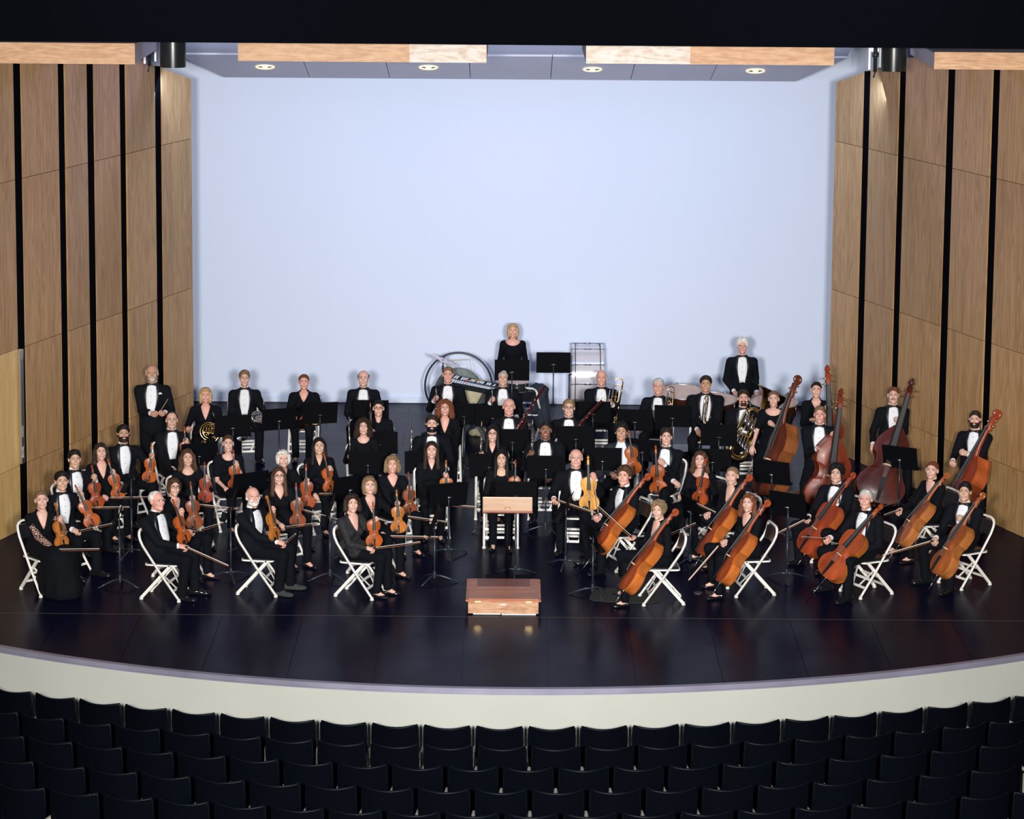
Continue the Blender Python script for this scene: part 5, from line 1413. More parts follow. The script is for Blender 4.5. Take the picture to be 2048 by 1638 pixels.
def stand(base, desk, yaw, label, tilt=18, big=False, z=None, leg_yaw=0, mat=None):
    """base: floor pixel or None; desk: centre pixel of the desk"""
    if base: B = at_z(base[0], base[1], 0); D_ = at_y(desk[0], desk[1], B.y - .02); zc = D_.z; X = B
    else: zc = z or 1.02; D_ = at_z(desk[0], desk[1], zc); X = Vector((D_.x, D_.y, 0))
    zc = min(max(zc, .72), 1.55)
    r = empty('music_stand', Matrix.Translation((X.x, X.y, 0))); tag(r, label, 'music stand', 'black music stands')
    for i, l in enumerate(LEGS): obj('leg', l, r, Matrix.Rotation(math.radians(leg_yaw), 4, 'Z'))
    obj('hub', HUB, r)
    b = MB(); b.tube([(0, 0, .10), (0, 0, .62)], .0135, 8); b.tube([(0, 0, .60), (0, 0, zc - .02)], .0095, 8); obj('pole', b.mesh('stand_pole', ['stand_pole'], True), r)
    R = Matrix.Translation((0, 0, zc)) @ Matrix.Rotation(math.radians(yaw), 4, 'Z')
    obj('knob', KNOB, r, R @ Matrix.Translation((0, .03, -.03)))
    dm, lm = DESK if not big else BIG
    h = .33 if not big else .40
    RD = R @ Matrix.Rotation(math.radians(-tilt), 4, 'X') @ Matrix.Translation((0, 0, -h / 2))
    obj('desk', dm, r, RD); obj('desk_lip', lm, r, RD)
    return r, R, zc
# ================================================================== THE ORCHESTRA
VI = 'violinists and violists'; 
P_ = person
# ---- first violins, left
P_('v1', 'woman with pulled-back reddish hair in long black dress with flower lace sleeves, far left', 82, 978, sex='f', leg=42, tor=22, hair='tied', hc='sand', skin='fair', fit='vdeep', skirt='long', LH=(122, 1038, .30), RH=(111, 1101, .34), tilt=4)
P_('v2', 'young black-haired man in tuxedo beside the woman in flower lace', 122, 940, leg=55, tor=34, hair='short_full', hc='black', skin='asian', LH=(163, 990, .28), RH=(155, 1064, .34))
P_('v3', 'smiling black-haired man in tuxedo in front of the bearded violinist, far left', 148, 897, leg=50, tor=32, hair='short_full', hc='black', skin='asian', LH=(190, 955, .28), RH=(168, 1014, .34))
P_('v4', 'woman with long dark brown hair in black v-neck at far left', 201, 883, sex='f', leg=45, tor=25, hair='wavy', hc='dark', skin='fair', fit='vdeep', LH=(227, 944, .26), RH=(214, 997, .34))
P_('v5', 'smiling man with black hair and trimmed beard in tuxedo, below the conductor', 246, 847, leg=45, tor=22, hair='short_full', hc='black', skin='tan', beard=('full', 'dark'), LH=(306, 913, .30), RH=(250, 976, .34))
P_('conductor', 'standing conductor, bald with grey moustache and goatee, tailcoat and white shirt', 304, 727, pose='stand', T=1.80, leg=0, tor=0, hair='fringe', hc='lightgrey', skin='tan', beard=('goatee', 'lightgrey'), LH=(325, 827, .30), RH=(309, 829, .30, 'grip'), w=1.10)
P_('v7', 'man with receding dark hair and glasses in tuxedo beside the conductor', 343, 820, leg=25, tor=12, hair='receding', hc='dark', skin='light', glasses='metal', LH=(373, 882, .26), RH=(352, 945, .32))
P_('v9', 'smiling woman with wavy brown hair in black scoop-neck top', 375, 895, sex='f', leg=30, tor=12, hair='wavy', hc='brown', skin='light', fit='scoop', LH=(414, 956, .28), RH=(372, 1010, .34))
P_('v10', 'woman with short brown hair and dark glasses behind the old front-row violinist', 347, 953, sex='f', leg=60, tor=42, hair='short_bob', hc='brown', skin='fair', fit='v', glasses='dark', LH=(386, 996, .26), RH=(384, 1065, .34), tilt=-4)
P_('v11', 'old white-haired man with glasses in tuxedo in front row, left', 312, 979, leg=78, tor=55, hair='receding', hc='white', skin='pink', glasses='metal', LH=(363, 1024, .20), RH=(370, 1094, .26), w=1.10, head=38)
P_('v15', 'woman with tied brown hair and glasses in short-sleeved black top', 456, 867, sex='f', leg=25, tor=10, hair='tied', hc='brown', skin='fair', fit='scoop', glasses='metal', cuff='short', LH=(472, 926, .24), RH=(456, 982, .34))
P_('v16', 'white-haired woman in dark buttoned blouse at left centre', 566, 897, sex='f', leg=35, tor=20, hair='short_bob', hc='white', skin='fair', fit='collar', LH=(616, 962, .26), RH=(582, 1000, .34))
P_('v17', 'woman with long straight brown hair and glasses, left of centre', 557, 931, sex='f', leg=45, tor=20, hair='long', hc='brown', skin='fair', fit='v', glasses='dark', cuff='short', LH=(599, 1001, .28), RH=(567, 1055, .34))
P_('v18', 'bald man with white beard in tuxedo in front row', 504, 971, leg=80, tor=55, hair='fringe', hc='lightgrey', skin='pink', beard=('full', 'white'), LH=(546, 1020, .18), RH=(567, 1087, .24), w=1.08, shoe='suede')
P_('v19', 'smiling woman with long straight black hair in black top, violin on her lap', 638, 872, sex='f', leg=30, tor=8, hair='long', hc='black', skin='asian', fit='collar', LH=(661, 937, .28), RH=(633, 996, .38, 'rest'))
P_('v22', 'woman with dark wavy bob in black lace cardigan in front row', 703, 985, sex='f', leg=72, tor=42, hair='wavy_short', hc='dark', skin='fair', fit='lace', LH=(754, 1040, .22), RH=(745, 1099, .26))
P_('v23', 'woman with blonde bob and glasses behind the woman in lace cardigan', 738, 949, sex='f', leg=50, tor=28, hair='bob', hc='darkblonde', skin='fair', fit='vdeep', glasses='metal', LH=(797, 1008, .26), RH=(771, 1073, .30))
P_('v24', 'woman with wavy blonde hair in black v-neck top, centre left', 784, 908, sex='f', leg=35, tor=15, hair='wavy_short', hc='darkblonde', skin='pink', fit='v', LH=(821, 977, .26), RH=(808, 1032, .32))
P_('v25', 'woman with long dark hair in black shirt, facing front, centre', 863, 880, sex='f', leg=5, tor=4, hair='long', hc='dark', skin='fair', fit='collar', LH=(893, 950, .26), RH=(856, 1005, .36))
P_('v33', 'woman with long black hair behind the conductor stand', 1003, 897, sex='f', leg=0, tor=0, hair='long', hc='black', skin='asian', fit='scoop', LH=(1034, 958, .26), RH=(985, 1010, .34))
# ---- violas, centre right
P_('v36', 'old bald man with glasses in tuxedo with golden viola, centre', 1152, 895, leg=-6, tor=2, hair='fringe', hc='lightgrey', skin='pink', glasses='metal', LH=(1187, 951, .28), RH=(1109, 1000, .28), w=1.14)
P_('v41', 'young man with black hair and glasses, pale shirt under dark teal jacket', 1243, 843, leg=-10, tor=-4, hair='short_wavy', hc='black', skin='tan', glasses='metal', fit='tee', LH=(1262, 897, .26), RH=(1228, 950, .32))
P_('v42', 'smiling man with dark hair and glasses in tuxedo, right of centre', 1333, 853, leg=-25, tor=-14, hair='short_full', hc='dark', skin='fair', glasses='metal', LH=(1322, 923, .34), RH=(1355, 968, .30), head=4)
P_('v45', 'smiling woman with brown hair in wide-neck black top, violist', 1402, 899, sex='f', leg=-50, tor=-28, hair='wavy', hc='brown', skin='fair', fit='wide', LH=(1410, 950, .34), RH=(1361, 992, .36))
# ---- horns and back row
P_('h8', 'woman with blonde and dark bob holding a french horn', 411, 772, sex='f', leg=0, tor=4, hair='bob', hc='blonde', skin='pink', fit='vdeep', LH=(433, 852, .26), RH=(377, 857, .22, 'rest'), w=1.12)
P_('h12', 'young smiling man with glasses and short brown hair, back row, french horn', 489, 738, leg=12, tor=4, hair='short_full', hc='sand', skin='fair', glasses='metal', LH=(520, 838, .24), RH=(486, 845, .24))
P_('h13', 'woman with pulled-back auburn hair in black cardigan, back row', 608, 746, sex='f', leg=0, tor=0, hair='tied', hc='auburn', skin='pink', fit='v', LH=(634, 833, .24), RH=(588, 833, .24), w=1.12)
P_('h14', 'bald man with glasses in tuxedo, back row left of centre', 727, 738, leg=0, tor=0, hair='fringe', hc='dark', skin='fair', glasses='metal', LH=(752, 850, .26), RH=(706, 850, .26), head=-4)
P_('t28', 'trumpeter with short fair hair in tuxedo beside the gong', 896, 731, leg=0, tor=0, hair='short', hc='sand', skin='pink', LH=(920, 838, .26), RH=(871, 797, .26, 'grip'), w=1.06)
P_('t29', 'grey-haired trumpeter in tuxedo in front of the percussionist', 1006, 737, leg=0, tor=0, hair='short_full', hc='grey', skin='light', LH=(1030, 838, .26), RH=(984, 799, .26, 'grip'), w=1.02)
P_('p30', 'standing percussionist, woman with short blonde bob in boat-neck black top', 1026, 644, sex='f', pose='stand', leg=0, tor=0, hair='bob', hc='blonde', skin='pink', fit='wide', T=1.66)
P_('b37', 'bald trombonist in tuxedo, back row', 1203, 737, leg=0, tor=0, hair='fringe', hc='lightgrey', skin='pink', LH=(1221, 804, .24), RH=(1181, 868, .28, 'rest'), w=1.06)
P_('b38', 'grey-haired trombonist with glasses in tuxedo, back row right', 1317, 754, leg=-8, tor=-6, hair='short', hc='lightgrey', skin='pink', glasses='metal', LH=(1343, 812, .22), RH=(1273, 855, .30, 'rest'))
P_('b39', 'young dark-haired smiling trombonist in black suit', 1412, 749, T=1.38, leg=-6, tor=-4, hair='short_full', hc='dark', skin='tan', LH=(1415, 868, .30), RH=(1398, 866, .34), w=1.16)
P_('p40', 'standing timpanist, white-haired man with glasses in tuxedo at back', 1485, 674, pose='stand', T=1.64, leg=0, tor=0, hair='short_wavy', hc='white', skin='pink', glasses='metal', RH=(1473, 790, .16, 'rest'))
P_('b47', 'bearded tuba player with glasses in tuxedo', 1487, 777, leg=4, tor=4, hair='short_full', hc='dark', skin='pink', glasses='metal', beard=('goatee', 'dark'), LH=(1502, 885, .26), RH=(1476, 854, .34, 'rest'), w=1.08)
# ---- woodwinds
P_('w20', 'woman with long dark curly hair in lace-sleeved top holding a flute', 727, 834, sex='f', leg=8, tor=0, hair='curly', hc='dark', skin='fair', fit='scoop', LH=(752, 940, .28, 'rest'), RH=(699, 912, .26, 'grip'))
P_('w21', 'woman with dark hair and glasses in black turtleneck, clarinet', 757, 798, sex='f', leg=4, tor=0, hair='tied', hc='black', skin='fair', fit='none', glasses='dark', LH=(770, 907, .26, 'rest'), RH=(742, 860, .24))
P_('w26', 'man with dark beard and quiffed hair in tuxedo holding a flute', 864, 828, leg=0, tor=0, hair='short_full', hc='dark', skin='fair', beard=('full', 'black'), RH=(820, 918, .26, 'grip'), LH=(890, 945, .26), w=1.10)
P_('w27', 'woman with long curly red hair and glasses in black v-neck', 890, 797, sex='f', leg=4, tor=0, hair='curly', hc='auburn', skin='pink', fit='vdeep', glasses='metal', w=1.06)
P_('w31', 'bald bassoonist in tuxedo, centre back', 1018, 794, leg=0, tor=0, hair='none', hc='sand', skin='pink', LH=(1043, 890, .28), RH=(1012, 895, .28), w=1.10)
P_('w32', 'woman with long black hair and glasses in black shirt, oboe', 985, 848, sex='f', leg=0, tor=0, hair='long', hc='black', skin='fair', fit='collar', glasses='dark', RH=(962, 908, .26, 'grip'), LH=(1005, 945, .28))
P_('w34', 'smiling dark-skinned man with glasses in tuxedo, oboe', 1091, 840, leg=0, tor=0, hair='short', hc='black', skin='brown', glasses='metal', RH=(1062, 906, .26, 'grip'), LH=(1100, 955, .30, 'rest'), w=1.16)
P_('w35', 'smiling fair man with glasses in tuxedo, bassoon', 1138, 796, leg=0, tor=0, hair='short_full', hc='darkblonde', skin='fair', glasses='dark', LH=(1160, 880, .26), RH=(1120, 880, .26), w=1.08)
# ---- cellos
P_('c43', 'young man with wavy brown hair in tuxedo, cellist right of centre', 1250, 930, leg=-68, tor=-52, hair='short_wavy', hc='brown', skin='pink', LH=(1216, 1061, .26), RH=(1193, 1034, .24), spread=.34, head=-14)
P_('c44', 'older woman with curly blonde hair in black, front row cellist', 1319, 999, sex='f', leg=-86, tor=-60, hair='curly_short', hc='darkblonde', skin='fair', fit='vdeep', LH=(1290, 1112, .26, 'rest'), RH=(1262, 1072, -.02), spread=.34, head=-16)
P_('c46', 'blonde woman with pulled-back hair, smiling cellist', 1466, 931, sex='f', leg=-66, tor=-48, hair='tied', hc='darkblonde', skin='fair', fit='vdeep', LH=(1434, 1062, .26, 'rest'), RH=(1412, 1030, .05), spread=.34, head=-14)
P_('c49', 'young woman with long curly brown hair, front row cellist', 1499, 984, sex='f', leg=-80, tor=-52, hair='wavy', hc='auburn', skin='fair', fit='v', LH=(1465, 1120, .26, 'rest'), RH=(1445, 1085, .0), spread=.34, head=-16, shoe='pump')
P_('c52', 'man with curly black hair in tuxedo, cellist', 1674, 925, leg=-52, tor=-26, hair='curly_short', hc='black', skin='light', LH=(1665, 1001, .26), RH=(1613, 1037, .26), spread=.34, head=-8)
P_('c54', 'grey-haired man in tuxedo, front row cellist', 1733, 976, leg=-62, tor=-40, hair='short_full', hc='lightgrey', skin='pink', LH=(1712, 1105, .26, 'rest'), RH=(1653, 1078, .22), spread=.36, head=-10)
P_('c55', 'smiling auburn-haired woman in black, cellist at right', 1866, 920, sex='f', leg=-70, tor=-50, hair='tied', hc='auburn', skin='fair', fit='v', LH=(1832, 1046, .26, 'rest'), RH=(1795, 1023, .12), spread=.34, head=-12, tilt=-4)
P_('c57', 'young black-haired man in tuxedo, cellist at far right', 1931, 961, leg=-58, tor=-26, hair='short_full', hc='black', skin='asian', LH=(1920, 1036, .24), RH=(1868, 1082, .26), spread=.34, head=-8)
# ---- double basses (players on high stools)
P_('d48', 'short-haired woman in short-sleeved black dress with double bass', 1548, 779, sex='f', pose='stool', T=1.47, leg=-20, tor=-12, hair='tied', hc='sand', skin='fair', fit='wide', cuff='short', LH=(1541, 846, .34), RH=(1503, 902, .36, 'rest'), w=1.08)
P_('d50', 'man with short brown hair in dark suit with double bass', 1640, 809, pose='stool', T=1.54, leg=-10, tor=-6, hair='short', hc='sand', skin='pink', LH=(1667, 869, .26), RH=(1641, 896, .32), w=1.06)
P_('d51', 'smiling woman with tied dark hair with double bass, behind the other bassists', 1633, 761, sex='f', pose='stool', T=1.50, leg=0, tor=0, hair='tied', hc='dark', skin='fair', fit='v', LH=(1654, 815, .26), RH=(1627, 838, .26))
P_('d53', 'tall man with moustache and receding brown hair with double bass', 1787, 771, pose='stool', T=1.56, leg=6, tor=0, hair='short', hc='auburn', skin='fair', beard=('moustache', 'brown'), LH=(1795, 840, .30), RH=(1746, 897, .26, 'rest'))
P_('d56', 'bearded dark-haired man in tuxedo with double bass at far right', 1951, 819, pose='stool', T=1.58, leg=-20, tor=-20, hair='short', hc='dark', skin='fair', beard=('full', 'dark'), LH=(1925, 905, .26), RH=(1905, 925, .26))

# ---- short names for the labels of what each player holds or sits on
WHO = dict(v1='the woman with flower lace sleeves', v2='the young man beside the flower lace dress', v3='the smiling black-haired man behind him at far left', v4='the long-haired woman at far left', v5='the bearded man below the conductor',
    v7='the man with glasses beside the conductor', v9='the smiling woman with wavy brown hair', v10='the short-haired woman with dark glasses', v11='the old white-haired front-row man', v15='the woman in short-sleeved black top',
    v16='the white-haired woman in buttoned blouse', v17='the long-haired woman with glasses, left', v18='the bald white-bearded front-row man', v19='the smiling woman with long black hair', v22='the woman in black lace cardigan',
    v23='the woman with blonde bob and glasses', v24='the woman with wavy blonde hair', v25='the front-facing long-haired woman, centre', v33='the woman behind the conductor stand', v36='the old bald violist', v41='the young man in teal jacket',
    v42='the smiling dark-haired violist with glasses', v45='the woman in wide-neck black top', h8='the blonde horn player', h12='the young horn player with glasses', h13='the auburn-haired horn player', h14='the bald back-row man with glasses',
    t28='the fair-haired trumpeter', t29='the grey-haired trumpeter', b37='the bald trombonist', b38='the grey-haired trombonist', b39='the young trombonist', b47='the tuba player', w20='the curly-haired flautist in lace',
    w21='the clarinettist in turtleneck', w26='the bearded flautist', w27='the curly red-haired woman', w31='the bald bassoonist', w32='the oboist with long black hair', w34='the dark-skinned oboist', w35='the fair bassoonist with glasses',
    c43='the young wavy-haired cellist', c44='the curly blonde cellist', c46='the blonde cellist with tied hair', c49='the curly brown-haired cellist', c52='the curly black-haired cellist', c54='the grey-haired cellist', c55='the auburn-haired cellist', c57='the black-haired cellist, far right',
    d48='the woman bassist in short sleeves', d50='the bassist in dark suit', d51='the rear woman bassist', d53='the moustached bassist', d56='the bearded bassist, far right')
for k in WHO:
    if k[0] != 'd': chair_for(k, WHO[k])
# ---- violins and violas: bottom pixel, scroll pixel, depth in front of the player, facing
def V(k, bu, bv, tu, tv, off, ny, col, viola=False, toff=None): return violin(k, WHO[k], bu, bv, tu, tv, off, ny, col, viola, toff)
V('v1', 127, 1097, 111, 1007, .30, 50, 'amber', toff=.26)
V('v2', 189, 1053, 151, 971, .30, 20, 'orange')
V('v3', 195, 1017, 184, 932, .26, 25, 'redb')
V('v4', 240, 997, 216, 919, .26, 10, 'orange')
V('v5', 298, 965, 303, 887, .28, 10, 'orange')
V('v7', 372, 930, 369, 855, .26, 10, 'orange')
V('v9', 411, 1005, 409, 926, .28, 0, 'red')
V('v10', 390, 1058, 381, 965, .28, 15, 'brown', True)
V('v11', 373, 1086, 346, 1000, .26, 50, 'orange')
V('v15', 471, 979, 467, 902, .24, 5, 'orange')
V('v16', 614, 1017, 612, 929, .28, 0, 'redb')
V('v17', 596, 1054, 592, 967, .30, 5, 'brown')
V('v18', 553, 1080, 534, 993, .28, 60, 'amber')
V('v19', 662, 984, 648, 909, .30, 25, 'orange')
V('v22', 749, 1094, 746, 1005, .24, 12, 'orange')
V('v23', 798, 1066, 793, 981, .28, 5, 'amber')
V('v24', 820, 1031, 817, 946, .26, 20, 'brown')
V('v25', 893, 1010, 892, 922, .24, 0, 'amber')
V('v33', 1028, 1005, 1031, 921, .24, 10, 'redb')
V('v36', 1179, 1021, 1176, 914, .28, -2, 'gold', True)
V('v41', 1269, 948, 1257, 862, .28, 10, 'orange')
V('v42', 1318, 990, 1311, 893, .34, -15, 'orange', True)
V('v45', 1397, 1010, 1412, 918, .34, -35, 'redb', True)
# ---- bows
def B_(k, a, b, c, d, **kw): return bow(k, WHO[k], a, b, c, d, **kw)
B_('v1', 112, 1101, 200, 1100); B_('v2', 158, 1064, 225, 1049); B_('v3', 170, 1017, 260, 1016); B_('v4', 218, 997, 297, 996); B_('v10', 386, 1066, 448, 1047); B_('v11', 371, 1095, 458, 1134)
B_('v9', 375, 1008, 478, 1020); B_('v15', 460, 984, 545, 990); B_('v17', 570, 1056, 636, 1048); B_('v16', 602, 1020, 680, 1042); B_('v18', 570, 1088, 592, 1070); B_('v19', 636, 989, 706, 990); B_('v22', 748, 1098, 842, 1086); B_('v23', 776, 1074, 878, 1076); B_('v24', 811, 1034, 896, 1046)
B_('v25', 862, 1008, 955, 1016); B_('v36', 1112, 1001, 1192, 1028); B_('v45', 1364, 995, 1432, 1027)
# ---- cellos
def K(k, bu, bv, tu, tv, off, ny, col, toff): return cello(k, WHO[k], bu, bv, tu, tv, off, ny, col, toff)
K('c43', 1186, 1096, 1296, 950, 0.50, -78, 'orange', 0.34)
K('c44', 1240, 1176, 1351, 1021, 0.40, -80, 'orange', 0.32)
K('c46', 1396, 1106, 1499, 952, 0.50, -80, 'orange', 0.34)
K('c49', 1433, 1160, 1535, 1003, 0.40, -80, 'orange', 0.30)
K('c52', 1604, 1104, 1706, 948, 0.40, -60, 'redb', 0.30)
K('c54', 1648, 1152, 1762, 1011, 0.44, -48, 'orange', 0.34)
K('c55', 1792, 1085, 1893, 950, 0.50, -82, 'amber', 0.36)
K('c57', 1868, 1146, 1965, 988, 0.50, -72, 'amber', 0.36)
B_('c43', 1196, 1030, 1188, 970, off=.34); B_('c44', 1262, 1075, 1190, 1010, off=.40); B_('c46', 1330, 1075, 1392, 1048, off=.30); B_('c49', 1440, 1090, 1377, 1163, off=.36)
B_('c52', 1616, 1038, 1535, 1078, off=.30); B_('c54', 1650, 1079, 1603, 1076, off=.36); B_('c55', 1800, 1021, 1768, 1032, off=.36); B_('c57', 1866, 1083, 1764, 1113, off=.34)
# ---- double basses
def D_(k, bu, bv, tu, tv, off, ny, col, toff): return bass(k, WHO[k], bu, bv, tu, tv, off, ny, col, toff)
D_('d48', 1522, 990, 1594, 755, .42, -66, 'brown', .20)
D_('d50', 1648, 1020, 1683, 782, .42, 10, 'red', .20)
D_('d51', 1660, 965, 1655, 735, .36, 5, 'redb', .16)
D_('d53', 1752, 1004, 1824, 762, .42, -4, 'dark', .16)
D_('d56', 1885, 1050, 1994, 824, .42, -74, 'redb', .20)
# ---- winds
def hold(k, parts, name, lab, cat, B, Tp, off, toff, ny, unit=1.0, L=None):
    P = PEOPLE[k]; b = at_y(B[0], B[1], P['ro'][1] - off); t = at_y(Tp[0], Tp[1], P['ro'][1] - toff)
    return place(name, lab + ' held by ' + WHO[k], cat, parts, b, t, yawvec(ny, .1), unit)
hold('w20', flute_parts(), 'flute', 'silver flute', 'flute', (700, 926), (698, 840), .28, .20, 0)
hold('w26', flute_parts(), 'flute', 'silver flute', 'flute', (821, 930), (824, 846), .28, .20, 0)
cl = reed_parts(True); ob = reed_parts(False)
hold('w21', cl, 'clarinet', 'black clarinet with silver keys', 'clarinet', (743, 900), (741, 818), .26, .16, 0)
hold('w32', ob, 'oboe', 'black oboe with silver keys', 'oboe', (961, 941), (963, 862), .28, .22, 0)
hold('w34', ob, 'oboe', 'black oboe with silver keys', 'oboe', (1063, 938), (1065, 857), .28, .22, 0)
bs = bassoon_parts()
hold('w31', [p for p in bs if p[0] != 'bell_ring'], 'bassoon', 'dark red bassoon', 'bassoon', (990, 925), (1072, 799), .30, .16, 0)
hold('w35', bs, 'bassoon', 'dark red bassoon with ivory bell ring', 'bassoon', (1078, 935), (1173, 834), .34, .26, 0)
ho = horn_parts(False)
hold('h8', ho, 'french_horn', 'brass french horn', 'french horn', (418, 863), (424, 800), .30, .22, 0, 1.0)
hold('h12', horn_parts(True), 'french_horn', 'silvery french horn', 'french horn', (513, 840), (521, 797), .40, .34, 48, 1.0)
hold('h13', ho, 'french_horn', 'brass french horn', 'french horn', (631, 826), (637, 786), .36, .30, 4, 1.0)
tr = trumpet_parts()
hold('t28', tr, 'trumpet', 'silver trumpet', 'trumpet', (871, 795), (872, 740), .30, .26, 80)
hold('t29', tr, 'trumpet', 'silver trumpet', 'trumpet', (983, 797), (984, 740), .30, .26, 80)
tb = trombone_parts()
hold('b37', tb, 'trombone', 'brass trombone', 'trombone', (1232, 797), (1239, 757), .30, .26, 0, 1.1)
hold('b38', tb, 'trombone', 'brass trombone', 'trombone', (1341, 805), (1343, 765), .30, .26, 15, .85)
hold('b39', tb, 'trombone', 'brass trombone', 'trombone', (1409, 830), (1414, 790), .30, .26, 60, 1.0)
hold('b47', tuba_parts(), 'tuba', 'large brass tuba', 'tuba', (1500, 852), (1521, 807), .44, .40, 6, 1.2)
# conductor's baton
P = PEOPLE['conductor']; a = at_y(319, 825, P['ro'][1] - .34); c = at_y(336, 798, P['ro'][1] - .36)
b = MB(); b.tube([(0, 0, 0), tuple(Vector(c) - Vector(a))], [.0035, .0018], 5); o = obj('shaft', b.mesh('baton_shaft', ['baton'], True)); r = empty('baton', loc=a); o.parent = r
b = MB(); b.ball((0, 0, 0), (.009, .009, .014), 8); obj('grip', b.mesh('baton_grip', ['maple'], True), r); tag(r, 'thin pale conductor baton held by the standing conductor', 'baton')
# stools of the bassists
for k in ('d48', 'd50', 'd51', 'd53', 'd56'):
    P = PEOPLE[k]; r = empty('bass_stool', loc=(P['ro'][0], P['ro'][1] + .02, 0)); tag(r, 'tall black stool under ' + WHO[k], 'stool', 'stools of the bassists')
    b = MB(); b.lathe([(0, .62), (.15, .62), (.165, .635), (.165, .655), (.14, .672), (0, .675)], 20); obj('seat', b.mesh('stool_seat', ['vinyl'], True, 50), r)
    for i in range(4):
        a = math.radians(45 + 90 * i); b = MB(); b.tube([(.11 * math.cos(a), .11 * math.sin(a), .63), (.20 * math.cos(a), .20 * math.sin(a), .0)], .012, 6); obj('leg', b.mesh('stool_leg', ['steel'], True), r)
    b = MB(); b.tube([(.165 * math.cos(math.radians(i * 30)), .165 * math.sin(math.radians(i * 30)), .24) for i in range(12)], .008, 5, closed=True); obj('foot_ring', b.mesh('stool_ring', ['steel'], True), r)
# ================================================================== PODIUM, CONDUCTOR STAND
a = at_z(936, 1228, 0); c = at_z(1077, 1231, 0); w = (c.x - a.x) / 2; yf = (a.y + c.y) / 2; dp = at_z(1006, 1158, .185).y - yf
r = empty('conductor_podium', loc=((a.x + c.x) / 2, yf, 0)); tag(r, 'wooden conductor podium with cherry top, front centre of the stage', 'podium')
b = MB(); b.box((-w, 0, .012), (w, dp, .160), 0, .004); obj('base_box', b.mesh('podium_box', ['podium_oak']), r)
b = MB(); b.box((-w - .03, -.02, .160), (w + .03, dp + .02, .182), 0, .006); obj('rim', b.mesh('podium_rim', ['cherry']), r)
for i in range(3):
    y0 = .0 + dp * i / 3; y1 = dp * (i + 1) / 3; b = MB(); b.box((-w + .0, y0 + .002, .182), (w, y1 - .002, .190), 0, .002); obj('top_board', b.mesh('podium_board', ['cherry']), r)
b = MB(); b.box((-w + .10, dp * .58, .190), (w - .10, dp - .01, .1925)); MT['dark_cherry'] = simple('dark_cherry_patch', (.24, .07, .04), .35, var=.1, bscale=8); obj('dark_patch', b.mesh('podium_patch', ['dark_cherry']), r)  # thin darker patch on the rear part of the podium top
b = MB(); b.box((-w + .06, -.016, .004), (-.03, .0, .018), 0, .003); b.box((-.02, -.016, .0), (w - .03, .0, .016), 0, .003); obj('bottom_strip', b.mesh('podium_strip', ['chair_white']), r)
b = MB(); b.box((-w + .10, -.006, .022), (w - .10, .0, .062), 0, .002); obj('front_rail', b.mesh('podium_rail', ['podium_oak']), r)
b = MB(); b.box((-.035, -.004, .118), (.030, .0, .134)); obj('paper_label', b.mesh('podium_label', ['shirt']), r)
for s in (-1, 1):
    b = MB(); b.box((s * .30 - .035, -.024, .157), (s * .30 + .035, -.016, .166)); obj('hinge', b.mesh('podium_hinge', ['brass']), r)
BIG = stand_desk(.61, .40)
def cond_stand():
    B = at_z(1014, 1160, 0); D_ = at_y(1013, 1005, B.y); zc = D_.z
    r = empty('conductor_stand', loc=(B.x, B.y, 0)); tag(r, 'large music stand with tan wooden desk standing behind the podium', 'music stand')
    b = MB(); b.box((-.26, -.20, 0), (.26, .20, .02), 0, .006); obj('base_plate', b.mesh('cond_base', ['stand']), r)
    b = MB(); b.tube([(0, .06, .02), (0, .06, zc - .08)], .019, 8); obj('pole', b.mesh('cond_pole', ['stand'], True), r)
    R = Matrix.Translation((0, -.03, zc)) @ Matrix.Rotation(math.radians(28), 4, 'X')
    b = MB(); b.box((-.305, -.010, -.125), (.305, .010, .095), 0, .006); obj('desk', b.mesh('cond_desk', ['desk_wood']), r, R)
    b = MB(); b.box((-.310, -.030, -.145), (.310, .05, -.118), 0, .004); obj('ledge', b.mesh('cond_ledge', ['dark_cherry']), r, R)
    b = MB(); b.tube(arc(-.0, -.085, .036, 0, 180, 8, -.014), .003, 5); obj('pull_ring', b.mesh('cond_ring', ['brass'], True), r, R)
cond_stand()
